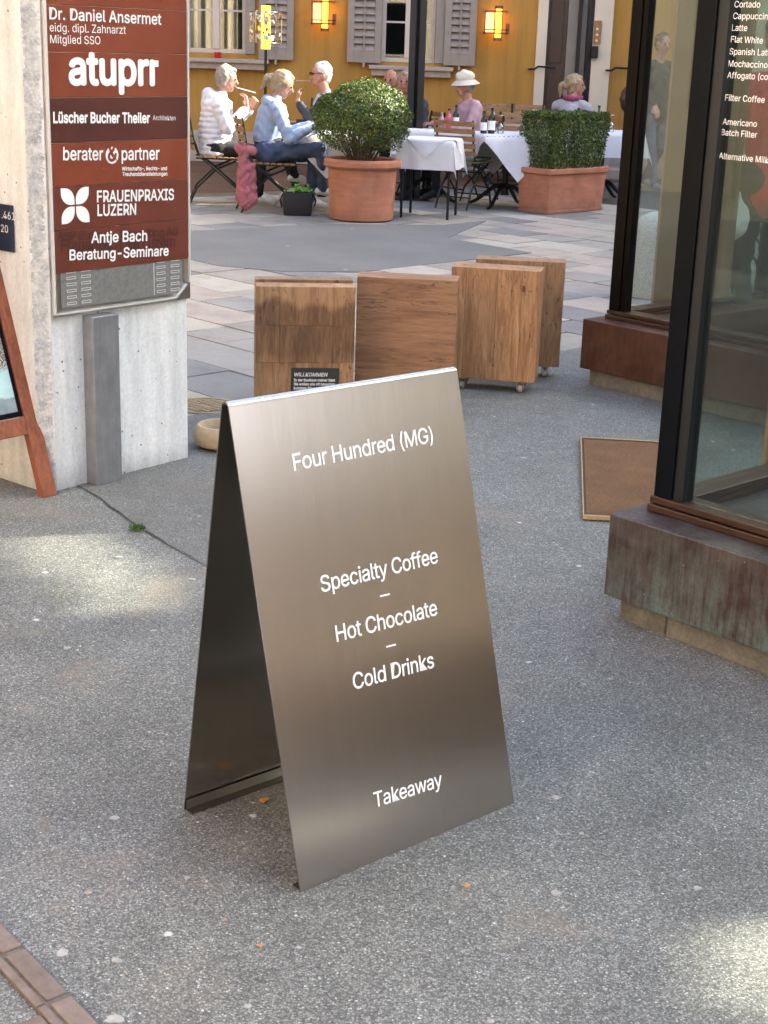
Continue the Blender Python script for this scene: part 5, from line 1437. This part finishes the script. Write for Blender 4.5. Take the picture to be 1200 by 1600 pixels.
# ------------------------------------------------------------------ people
def tcap(p0, r0, p1, r1, n=12, k=5):
    p0, p1 = Vector(p0), Vector(p1); d = p1 - p0; L = d.length
    d = d.normalized() if L > 1e-6 else Vector((0, 0, 1)); a = d.orthogonal().normalized(); b_ = d.cross(a)
    rings = []
    for i in range(k + 1):
        t = -math.pi / 2 + (math.pi / 2) * i / k; rings.append((p0 + d * (r0 * math.sin(t)), max(r0 * math.cos(t), r0 * .02)))
    for i in range(k + 1):
        t = (math.pi / 2) * i / k; rings.append((p1 + d * (r1 * math.sin(t)), max(r1 * math.cos(t), r1 * .02)))
    vs = []; fs = []
    for c, r_ in rings:
        for j in range(n): t = 2 * math.pi * j / n; vs.append(c + a * (r_ * math.cos(t)) + b_ * (r_ * math.sin(t)))
    m_ = len(rings)
    for i in range(m_ - 1):
        for j in range(n): fs.append((i * n + j, i * n + (j + 1) % n, (i + 1) * n + (j + 1) % n, (i + 1) * n + j))
    fs += [tuple(range(n - 1, -1, -1)), tuple((m_ - 1) * n + j for j in range(n))]
    return vs, fs
class Body:
    """union of tapered capsules / ellipsoids, remeshed into one skin; faces coloured by the nearest limb"""
    def __init__(s): s.pr = []
    def cap(s, p0, r0, p1, r1, mat): s.pr.append(('c', Vector(p0), r0, Vector(p1), r1, mat)); return s
    def ell(s, c, rad, mat, rot=None): s.pr.append(('e', Vector(c), Vector(rad), rot or Matrix.Identity(3), 0, mat)); return s
    def build(s, name, parent, vox=.011, smooth=2, noise=0.0):
        m = MB(); mats = []
        for q in s.pr:
            if q[-1] not in mats: mats.append(q[-1])
            if q[0] == 'c': m.add(*tcap(*q[1:5]))
            else:
                vs, fs = tcap((0, 0, 0), 1, (0, 0, .0001), 1, 14, 6); m.add([q[1] + q[3] @ Vector((v.x * q[2].x, v.y * q[2].y, v.z * q[2].z)) for v in vs], fs)
        me = m.mesh(name + "_raw", mats[0], LOCAL); ob = bpy.data.objects.new("tmp", me); COL.objects.link(ob)
        md = ob.modifiers.new("r", 'REMESH'); md.mode = 'VOXEL'; md.voxel_size = vox; md.use_smooth_shade = True
        ms = ob.modifiers.new("s", 'SMOOTH'); ms.iterations = smooth; ms.factor = .5
        dg = bpy.context.evaluated_depsgraph_get(); me2 = bpy.data.meshes.new_from_object(ob.evaluated_get(dg), depsgraph=dg)
        bpy.data.objects.remove(ob); bpy.data.meshes.remove(me)
        me2.materials.clear()
        for q in mats: me2.materials.append(MATS[q])
        nv = len(me2.vertices); co = np.empty(nv * 3); me2.vertices.foreach_get("co", co); co = co.reshape(-1, 3)
        if True:      # cloth folds: slow uneven waves everywhere but on skin, faces and hands
            nr = np.empty(nv * 3); me2.vertices.foreach_get("normal", nr); nr = nr.reshape(-1, 3); X_, Y_, Z_ = co.T
            amp = np.full(nv, .0045)
            for q in s.pr:
                if q[-1].startswith("skin") or q[-1].startswith("shoe"):
                    a_ = np.array(q[1]); b_ = np.array(q[3]) if q[0] == 'c' else a_ + 1e-4; rad = max(q[2], q[4]) if q[0] == 'c' else max(q[2])
                    d_ = b_ - a_; t_ = np.clip((co - a_) @ d_ / max(d_ @ d_, 1e-9), 0, 1); amp[np.linalg.norm(co - (a_ + t_[:, None] * d_), axis=1) < rad * 1.25] = 0
            fold = np.sin(Z_ * 62 + 2.6 * np.sin(X_ * 21 + 1.3) + 1.9 * np.sin(Y_ * 26)) * .6 + np.sin(X_ * 47 - Z_ * 35 + 2 * np.sin(Y_ * 31 + Z_ * 12)) * .5
            co = co + nr * (fold * amp)[:, None]; me2.vertices.foreach_set("co", co.ravel())
        if noise:
            nr = np.empty(nv * 3); me2.vertices.foreach_get("normal", nr); nr = nr.reshape(-1, 3)
            dz = np.sin(co[:, 0] * 90 + 3 * np.sin(co[:, 2] * 30)) * np.sin(co[:, 1] * 80 + 2 * np.sin(co[:, 2] * 25)) * noise
            co = co + nr * dz[:, None]; me2.vertices.foreach_set("co", co.ravel())
        nf = len(me2.polygons); cen = np.empty(nf * 3); me2.polygons.foreach_get("center", cen); cen = cen.reshape(-1, 3)
        best = np.full(nf, 1e9); idx = np.zeros(nf, int)
        for q in s.pr:
            if q[0] == 'c':
                a = np.array(q[1]); b_ = np.array(q[3]); d = b_ - a; L = max(d @ d, 1e-9); t = np.clip((cen - a) @ d / L, 0, 1)
                dist = np.linalg.norm(cen - (a + t[:, None] * d), axis=1) - (q[2] + (q[4] - q[2]) * t)
            else:
                Ri = np.array(q[3].transposed()); l = (cen - np.array(q[1])) @ Ri.T; rr_ = np.array(q[2]); k = np.linalg.norm(l / rr_, axis=1); dist = (k - 1) * rr_.min()
            b2 = dist < best - .0005; best[b2] = dist[b2]; idx[b2] = mats.index(q[-1])
        me2.polygons.foreach_set("material_index", idx.astype(np.int32)); me2.polygons.foreach_set("use_smooth", [True] * nf); me2.update()
        o = bpy.data.objects.new(name, me2); COL.objects.link(o); o.parent = parent; return o
def rotm(yaw=0, pitch=0, roll=0): return (Matrix.Rotation(yaw, 3, 'Z') @ Matrix.Rotation(pitch, 3, 'Y') @ Matrix.Rotation(roll, 3, 'X'))
def head(B, c, yaw=0, pitch=0, skin="skin", s=1.0):
    """head looking along +x turned by yaw/pitch; returns frame"""
    M = rotm(yaw, pitch); c = Vector(c); P = lambda x, y, z: c + M @ (Vector((x, y, z)) * s)
    B.ell(P(0, 0, .015), (.094 * s, .074 * s, .105 * s), skin, M)
    B.cap(P(.025, 0, -.045), .055 * s, P(.055, 0, -.085), .030 * s, skin)
    B.cap(P(.035, -.035, -.04), .030 * s, P(.035, .035, -.04), .030 * s, skin)
    B.cap(P(.092, 0, .012), .009 * s, P(.110, 0, -.022), .014 * s, skin)
    B.cap(P(.09, -.012, -.052), .009 * s, P(.09, .012, -.052), .009 * s, skin)
    for sy in (-1, 1): B.ell(P(-.005, .076 * sy, -.005), (.022 * s, .010 * s, .032 * s), skin, M)
    return M, P
def face_bits(t, P, s=1.0):
    for sy in (-1, 1):
        m = MB(); c = P(.086, .030 * sy, .012); vs, fs = tcap(c, .009 * s, c + Vector((.0001, 0, 0)), .009 * s, 8, 4); m.add(vs, fs); lput(m, "eye", "mullion_dark", t, True)
    m = MB(); vs, fs = tcap(P(.098, -.02, -.055), .004, P(.098, .02, -.055), .004, 6, 3); m.add(vs, fs); lput(m, "mouth", "scarf_plum", t, True)
def hand(B, w_, d, up_, skin="skin", s=1.0, curl=.6):
    """w: wrist, d: pointing direction, up: back of the hand"""
    w_, d, up_ = Vector(w_), Vector(d).normalized(), Vector(up_).normalized(); sd = d.cross(up_).normalized(); up_ = sd.cross(d).normalized()
    k = w_ + d * .085 * s
    B.cap(w_ + sd * .014, .019, k + sd * .022, .018, skin); B.cap(w_ - sd * .014, .019, k - sd * .022, .018, skin)
    for i, (o_, L) in enumerate(((.032, .068), (.011, .078), (-.011, .074), (-.032, .056))):
        a = k + sd * o_; dd = (d * math.cos(curl * .7) - up_ * math.sin(curl * .7)); e = a + dd * L * .5 * s; d3 = (d * math.cos(curl * 1.9) - up_ * math.sin(curl * 1.9)); f_ = e + d3 * L * .5 * s
        B.cap(a, .0105, e, .0095, skin); B.cap(e, .0095, f_, .0080, skin)
    t0 = w_ + d * .025 + sd * .03; t1 = t0 + (d * .6 + sd * .6 - up_ * .3).normalized() * .04; t2 = t1 + (d * .9 - up_ * .4).normalized() * .03
    B.cap(t0, .013, t1, .011, skin); B.cap(t1, .011, t2, .009, skin)
def arm(B, sh, el, wr, top, r=(.058, .048, .040), skin="skin", hdir=None, hup=(0, 0, 1), cuff=True, curl=.6):
    B.cap(sh, r[0], el, r[1], top); B.cap(el, r[1], Vector(el).lerp(Vector(wr), .86), r[2], top); B.cap(Vector(el).lerp(Vector(wr), .80), .030, wr, .026, skin)
    if hdir is not None: hand(B, wr, hdir, hup, skin, curl=curl)
def leg_(B, hip, knee, ankle, toe, mat, shoe, r=(.088, .062, .045)):
    B.cap(hip, r[0], knee, r[1], mat); B.cap(knee, r[1], Vector(ankle), r[2], mat)
    a = Vector(ankle); t = Vector(toe); h = a - (t - a).normalized() * .045
    B.cap(Vector((h.x, h.y, max(t.z, h.z - .04))), .036, a.lerp(t, .5), .040, shoe); B.cap(a.lerp(t, .5) - Vector((0, 0, .006)), .040, t, .032, shoe)
def hairdo(t, P, M, mat, s=1.0, kind="short", extra=None):
    B = Body()
    B.ell(P(-.022, 0, .04), (.096 * s, .086 * s, .092 * s), mat, M)
    B.cap(P(-.055, 0, .0), .066 * s, P(-.05, 0, -.045), .052 * s, mat)
    if kind in ("bob", "pony", "long"):
        for sy in (-1, 1): B.cap(P(-.01, .062 * sy, .03), .038 * s, P(-.02, .066 * sy, -.05 if kind != "long" else -.12), .026 * s, mat)
        B.cap(P(.045, 0, .085), .035 * s, P(-.03, 0, .09), .05 * s, mat)
    if kind == "pony": B.cap(P(-.10, 0, .035), .032 * s, P(-.155, .0, -.01), .040 * s, mat); B.cap(P(-.155, 0, -.01), .040 * s, P(-.165, 0, -.12), .016 * s, mat)
    if kind == "long": B.cap(P(-.06, 0, -.02), .07 * s, P(-.08, 0, -.15), .05 * s, mat)
    return B.build("hair", t, .009, 1, .0035)

# --- woman in white puffer jacket (profile, spoon at the mouth)
def person(label, loc, rz, group=None): return thing("person", label, "person", loc, rz, group)
p1_ = person("person with grey blond bob in white puffer jacket eating from spoon", (-1.76, 15.15, 0), R(6))
B = Body(); 
B.cap((-.02, -.08, .56), .125, (-.02, .08, .56), .125, "trousers_black")
B.cap((-.03, 0, .62), .135, (.0, 0, .90), .150, "jacket_white"); B.cap((.01, -.13, .98), .075, (.01, .13, .98), .075, "jacket_white")
B.cap((.03, 0, 1.02), .055, (.06, 0, 1.12), .05, "skin_pale")
M, P = head(B, (.085, 0, 1.20), R(-6), R(10), "skin_pale")
arm(B, (.01, -.18, .96), (.10, -.22, .74), (.27, -.13, .93), "jacket_white", (.070, .062, .048), "skin_pale", None)
arm(B, (.01, .18, .96), (.12, .20, .74), (.33, .06, .93), "jacket_white", (.070, .062, .048), "skin_pale", None)
hand(B, (.285, -.12, .95), (-.15, .35, .9), (.9, .2, .3), "skin_pale"); hand(B, (.34, .05, .94), (.2, -.4, .5), (.6, .2, .6), "skin_pale")
leg_(B, (.02, -.09, .55), (.42, -.10, .50), (.40, -.10, .10), (.55, -.12, .045), "trousers_black", "shoe_white")
leg_(B, (.02, .09, .55), (.44, .11, .50), (.36, .12, .10), (.52, .13, .045), "trousers_black", "shoe_white")
B.build("body", p1_); face_bits(p1_, P); hairdo(p1_, P, M, "hair_grey", 1.04, "bob")
B = Body()    # quilted jacket: stacked baffles
for k in range(10):
    z = .50 + k * .052; x = -.035 + .035 * (z - .5) * 1.4; rx = .165 - .012 * math.cos(k * .7); ry = .205 if z < .9 else .215
    B.ell((x, 0, z), (rx, ry, .060), "jacket_white")
for s_ in (-1, 1):
    for k in range(5):
        c = Vector((.01, .185 * s_, .96)).lerp(Vector((.10, .215 * s_, .74)), k / 4); B.ell(c, (.080 - .003 * k, .075 - .003 * k, .046), "jacket_white")
B.cap((.03, -.06, 1.03), .062, (.03, .06, 1.03), .062, "jacket_white"); B.cap((-.06, -.05, 1.02), .075, (-.06, .05, 1.02), .075, "jacket_white"); B.cap((-.09, 0, 1.05), .07, (-.11, 0, .95), .06, "jacket_white")
B.build("puffer_jacket", p1_, .010, 1)
m = MB(); m.tube([P(.30, -.02, -.07), P(.11, 0, -.06)], .005, 6); 
sp_ = tag(lput(m, "spoon", "white_print", None), "pale spoon held at the mouth by the white-jacket person", "spoon")
sp_.location = p1_.location; sp_.rotation_euler = p1_.rotation_euler

# --- woman in light blue hoodie, blond ponytail, looking down
p2_ = person("person with blond ponytail in light blue hoodie and jeans reading a napkin", (-1.21, 14.6, 0), R(12))
B = Body()
B.cap((-.02, -.08, .56), .125, (-.02, .08, .56), .125, "jeans"); B.cap((-.02, 0, .63), .128, (.0, 0, .66), .13, "trousers_black")
B.cap((-.02, 0, .72), .140, (.03, 0, .90), .150, "hoodie_blue"); B.cap((.045, -.13, .98), .070, (.045, .13, .98), .070, "hoodie_blue")
B.cap((-.02, -.06, 1.03), .055, (-.02, .06, 1.03), .055, "hoodie_blue"); B.cap((.06, -.05, 1.04), .045, (.06, .05, 1.04), .045, "hoodie_blue")
B.cap((.06, 0, 1.03), .052, (.09, 0, 1.11), .048, "skin_pale")
M, P = head(B, (.125, 0, 1.18), R(-12), R(24), "skin_pale")
arm(B, (.045, -.18, .96), (.16, -.23, .70), (.42, -.10, .82), "hoodie_blue", (.066, .060, .045), "skin_pale", (.8, .3, .45), (-.4, .1, .8))
arm(B, (.045, .18, .96), (.16, .22, .72), (.43, .06, .82), "hoodie_blue", (.066, .060, .045), "skin_pale", (.8, -.3, .35), (-.4, -.1, .8))
leg_(B, (.02, -.09, .56), (.47, -.12, .60), (.52, -.02, .22), (.66, -.02, .16), "jeans", "shoe_white", (.098, .068, .048))
leg_(B, (.02, .09, .55), (.46, .10, .53), (.42, .12, .10), (.57, .13, .045), "jeans", "shoe_white", (.098, .068, .048))
B.build("body", p2_, noise=.0015); face_bits(p2_, P); hairdo(p2_, P, M, "hair_blond", 1.03, "pony")
# paper napkin / menu in her hands
m = MB(); n_ = 8; vs = []
for i in range(n_ + 1):
    for j in range(n_ + 1): vs.append((.34 + .17 * i / n_, -.16 + .26 * j / n_, .80 - .09 * (1 - i / n_) + .008 * math.sin(i * 1.2 + j) - .04 * (j / n_ - .5) ** 2))
m.add(vs, [(i * (n_ + 1) + j, (i + 1) * (n_ + 1) + j, (i + 1) * (n_ + 1) + j + 1, i * (n_ + 1) + j + 1) for i in range(n_) for j in range(n_)])
nk = tag(lput(m, "paper_napkin", "cloth_white", None, 'all'), "white paper napkin held over the jeans of the hooded person", "napkin"); nk.location = p2_.location; nk.rotation_euler = p2_.rotation_euler
# --- man in black jacket facing left
p3_ = person("white-haired person with glasses in black jacket lifting a spoon", (-.69, 15.62, 0), R(188))
B = Body()
B.cap((-.02, -.08, .56), .13, (-.02, .08, .56), .13, "trousers_black")
B.cap((-.03, 0, .64), .145, (.0, 0, .92), .160, "jacket_black"); B.cap((.0, -.15, 1.01), .075, (.0, .15, 1.01), .075, "jacket_black")
B.cap((.03, 0, 1.06), .060, (.04, 0, 1.09), .058, "shirt_pale"); B.cap((.05, 0, 1.10), .056, (.07, 0, 1.17), .055, "skin")
B.cap((.150, 0, .96), .022, (.10, 0, 1.05), .030, "shirt_pale")
M, P = head(B, (.09, 0, 1.26), R(8), R(4), "skin")
arm(B, (.0, .20, .98), (.14, .23, .74), (.33, .10, 1.00), "jacket_black", (.068, .056, .044), "skin", (-.1, -.3, .9), (.9, 0, .2))
arm(B, (.0, -.20, .98), (.10, -.25, .74), (.34, -.12, .78), "jacket_black", (.068, .056, .044), "skin", (.9, .3, 0), (0, 0, 1))
leg_(B, (.02, -.09, .55), (.45, -.11, .52), (.30, -.10, .10), (.46, -.11, .045), "trousers_black", "shoe_white")
leg_(B, (.02, .09, .55), (.46, .11, .58), (.34, .02, .26), (.20, .0, .20), "trousers_black", "shoe_white")
B.build("body", p3_); face_bits(p3_, P); hairdo(p3_, P, M, "hair_white", 1.0, "short")
m = MB()
for sy in (-1, 1): m.tube([P(.103, .032 * sy + .024 * math.cos(a), .012 + .018 * math.sin(a)) for a in [k * .6283 for k in range(11)]], .003, 5); m.tube([P(.10, .058 * sy, .016), P(.0, .08 * sy, .012)], .003, 5)
m.tube([P(.105, -.01, .016), P(.105, .01, .016)], .003, 5); lput(m, "glasses", "mullion_dark", p3_, True)
m = MB(); m.tube([P(.27, .05, -.045), P(.11, 0, -.055)], .0045, 6)
sp3 = tag(lput(m, "spoon", "jacket_pink", None), "pale spoon held at the mouth of the white-haired person", "spoon"); sp3.location = p3_.location; sp3.rotation_euler = p3_.rotation_euler

def seated(label, loc, rz, top, hair, kind="long", skin="skin_pale", low="trousers_black", yaw=0, pitch=0, hand_up=False, shoe="coat_dark"):
    t = person(label, loc, rz); B = Body()
    B.cap((-.02, -.08, .56), .12, (-.02, .08, .56), .12, low); B.cap((-.02, 0, .64), .135, (.0, 0, .90), .145, top); B.cap((.0, -.13, .98), .070, (.0, .13, .98), .070, top)
    B.cap((.02, 0, 1.02), .052, (.04, 0, 1.11), .048, skin); M, P = head(B, (.065, 0, 1.19), yaw, pitch, skin)
    arm(B, (.0, -.18, .96), (.12, -.22, .74), (.36, -.12, .78), top, (.064, .056, .044), skin, (.9, .2, .1), (0, 0, 1))
    arm(B, (.0, .18, .96), (.12, .22, .74), (.36, .10, .80), top, (.064, .056, .044), skin, (.9, -.2, .2), (0, 0, 1))
    for s_ in (-1, 1): leg_(B, (.02, .09 * s_, .55), (.44, .11 * s_, .50), (.40, .11 * s_, .10), (.55, .12 * s_, .045), low, shoe)
    B.build("body", t, .012); face_bits(t, P)
    if hair: hairdo(t, P, M, hair, 1.03, kind)
    return t, P, M
t4, P4, M4 = seated("person with long grey streaked hair behind the box ball", (.10, 16.55, 0), R(255), "jacket_black", "hair_grey", "long")
t4b, P4b, M4b = seated("balding person behind the box ball next to the grey-haired one", (-.06, 17.0, 0), R(250), "pink_cloth", None, "short", "skin")
t5, P5, M5 = seated("person in cream bucket hat and pink jacket behind dark bottles", (.76, 16.35, 0), R(205), "jacket_pink", "hair_grey", "bob", yaw=R(5), pitch=R(6))
B = Body(); B.ell(P5(-.008, 0, .075), (.105, .098, .078), "hat_cream", M5); 
B.build("hat_crown", t5, .010, 1)
m = MB(); k = 28; vs = []
for i in range(k):
    a = 2 * math.pi * i / k
    for r_, z in ((.098, .052), (.155, .005), (.150, .001), (.094, .045)): vs.append(P5(-.008 + r_ * math.cos(a), r_ * .95 * math.sin(a), z))
m.add(vs, [(4 * i + a, 4 * ((i + 1) % k) + a, 4 * ((i + 1) % k) + (a + 1) % 4, 4 * i + (a + 1) % 4) for i in range(k) for a in range(4)]); lput(m, "hat_brim", "hat_cream", t5, True)
m = MB(); m.tube([P5(.104, -.055, .010), P5(.112, -.02, .008), P5(.112, .02, .008), P5(.104, .055, .010)], .014, 8); lput(m, "sunglasses", "mullion_dark", t5, True)
t6, P6, M6 = seated("blond person with loose ponytail and plum scarf above the hedge trough", (1.95, 17.3, 0), R(60), "jacket_grey", "hair_blond", "pony", yaw=R(-75))
B = Body()
for k in range(9): a = k * .7; B.ell((.02 + .075 * math.cos(a), .08 * math.sin(a), 1.06 + .008 * math.sin(3 * a)), (.04, .04, .032), "scarf_plum")
B.build("scarf", t6, .011, 1)

# --- man in dark clothes walking beyond the glass
def walker(label, loc, rz, top, low, shoe, hair, skin="skin", s=1.0, stride=.22):
    t = person(label, loc, rz); B = Body()
    B.cap((0, -.07, .95), .125, (0, .07, .95), .125, low); B.cap((0, 0, 1.0), .14, (.01, 0, 1.30), .150, top); B.cap((.0, -.15, 1.42), .072, (.0, .15, 1.42), .072, top)
    B.cap((0, 0, .9), .15, (0, 0, 1.0), .145, top)
    B.cap((.01, 0, 1.46), .056, (.03, 0, 1.56), .052, skin); M, P = head(B, (.05, 0, 1.67), 0, R(6), skin)
    arm(B, (.0, -.20, 1.40), (.10, -.24, 1.14), (.26, -.20, .98), top, (.064, .054, .042), skin, (.6, 0, -.8), (.6, 0, .6))
    arm(B, (.0, .20, 1.40), (-.04, .24, 1.12), (.04, .24, .88), top, (.064, .054, .042), skin, (.1, 0, -1), (1, 0, 0))
    leg_(B, (0, -.09, .92), (.12, -.10, .50), (.02 + stride, -.10, .09), (.18 + stride, -.10, .045), low, shoe, (.092, .064, .046))
    leg_(B, (0, .09, .92), (.04, .10, .50), (-stride, .10, .11), (-stride + .14, .10, .045), low, shoe, (.092, .064, .046))
    B.build("body", t, .012); face_bits(t, P); hairdo(t, P, M, hair, 1.0, "short")
    return t, P
t7, P7 = walker("person in dark coat and navy trousers walking outside, seen through the far glass", (3.03, 18.2, 0), R(-62), "coat_dark", "jeans", "shoe_blue", "hair_dark")
B = Body(); B.ell((2.70, 17.95, 1.05), (.13, .10, .17), "door_brown"); B.cap((2.70, 17.97, 1.18), .02, (2.92, 18.12, 1.40), .018, "door_brown")
tag(B.build("shoulder_bag", None, .012), "dark brown bag carried by the person in the dark coat", "bag")
t8, P8 = walker("person in red sweater with black shorts and white shoes inside the pavilion", (1.965, 8.02, .021), R(100), "jacket_red", "trousers_black", "shoe_white", "hair_dark", stride=.14)
B = Body(); B.ell((1.80, 7.98, .78), (.09, .06, .13), "plastic_bag"); B.cap((1.80, 7.98, .88), .02, (1.82, 7.98, .97), .012, "plastic_bag")
tag(B.build("carrier_bag", None, .011, 2, .004), "white plastic bag held by the person in red", "bag")

# pink jacket on the chair back, black bag with greens
B = Body(); c = Vector((-1.44, 14.38, 0))
B.cap(c + Vector((-.03, 0, .60)), .05, c + Vector((.10, -.02, .58)), .045, "pink_cloth"); B.cap(c + Vector((.0, 0, .58)), .05, c + Vector((.03, 0, .40)), .065, "pink_cloth")
B.cap(c + Vector((.03, 0, .40)), .065, c + Vector((.03, 0, .10)), .07, "pink_cloth"); B.cap(c + Vector((.09, -.01, .44)), .035, c + Vector((.10, 0, .12)), .045, "pink_cloth"); B.cap(c + Vector((-.02, -.01, .40)), .03, c + Vector((-.03, 0, .14)), .04, "pink_cloth")
pj = B.build("pink_jacket", None, .010, 1, .006); tag(pj, "pink jacket hanging from the hooded person's chair to the ground", "jacket")
bc_ = gp(465, 327); bag = thing("shopping_bag", "black shopping bag with green leaves standing by the terracotta pot", "bag", (bc_.x * .965, bc_.y - .5, 0))
m = MB(); m.hexa([(-.13, -.07, 0), (.13, -.07, 0), (.13, .07, 0), (-.13, .07, 0), (-.145, -.075, .21), (.145, -.075, .22), (.14, .075, .22), (-.14, .075, .21)]); lput(m, "body", "bag_black", bag, True, .012)
for s_ in (-1, 1):
    m = MB(); m.tube([(-.14, .05 * s_, .20), (-.165, .05 * s_, .14), (-.15, .05 * s_, .07)], .006, 6); lput(m, "handle", "bag_black", bag, True)
    m = MB(); m.tube([(.14, .05 * s_, .20), (.17, .05 * s_, .14), (.15, .05 * s_, .07)], .006, 6); lput(m, "handle", "bag_black", bag, True)
m = MB(); pts = [(Vector((rnd.gauss(0.02, .05), rnd.gauss(0, .03), .225 + abs(rnd.gauss(0, .022)))), Vector((0, -.4, 1))) for _ in range(70)]
leaves(m, pts, .026); lput(m, "salad_leaves", "salad_leaf", bag)

# grit gathered along the feet of pillar, plinth and kerb
m = MB()
def grit(p0, p1, n_, spread):
    p0, p1 = Vector(p0), Vector(p1)
    nn = Vector((-(p1 - p0).y, (p1 - p0).x, 0)).normalized()
    for i in range(n_):
        c = p0.lerp(p1, rnd.random()) + nn * abs(rnd.gauss(0, spread)); r_ = rnd.uniform(.0012, .0042)
        pts = [c + Vector((r_ * rnd.uniform(.6, 1.2) * a, r_ * rnd.uniform(.6, 1.2) * b_, r_ * z)) for a, b_, z in ((1, 0, .3), (0, 1, .4), (-1, 0, .3), (0, -1, .4), (0, 0, 1), (0, 0, -.3))]
        m.add(pts, [(0, 1, 4), (1, 2, 4), (2, 3, 4), (3, 0, 4), (1, 0, 5), (2, 1, 5), (3, 2, 5), (0, 3, 5)])
grit(PB, C0, 260, .03); grit(C0, C0 + PV * .8, 420, .09); grit(c1 + G1 * .05 + Vector((0, 0, .002)) + G2 * .02, c1 + G1 * 1.0 + G2 * .02, 60, .0) if False else None
grit(c1 + G1 * 1.2 + G2 * .03, c1 + G2 * .03, 300, .05); grit(KO + KD * 1.0, KO - KD * .3, 220, .012)
m.build("gravel", "grit_mat", kind="stuff")
# a rough granite bollard outside, seen through the far glass, and a chair added inside for reflected ones
bo_ = thing("stone_bollard", "rough pale granite bollard with rounded top, seen through the far glass", "bollard", (1.80, 10.2, 0))
m = MB(); m.lathe((1.80, 10.2, 0), [(.19, 0), (.185, .1), (.178, .38), (.165, .47), (.13, .53), (.06, .56)], 22); m.build("shaft", "granite", bo_, smooth=True)
q = gp(1148, 440); dup(base_chair, (q.x, q.y, .021), R(150), "bistro chair added inside the glass pavilion in place of reflected terrace chairs")
print("slabs", nslab, "objects", len(bpy.data.objects))
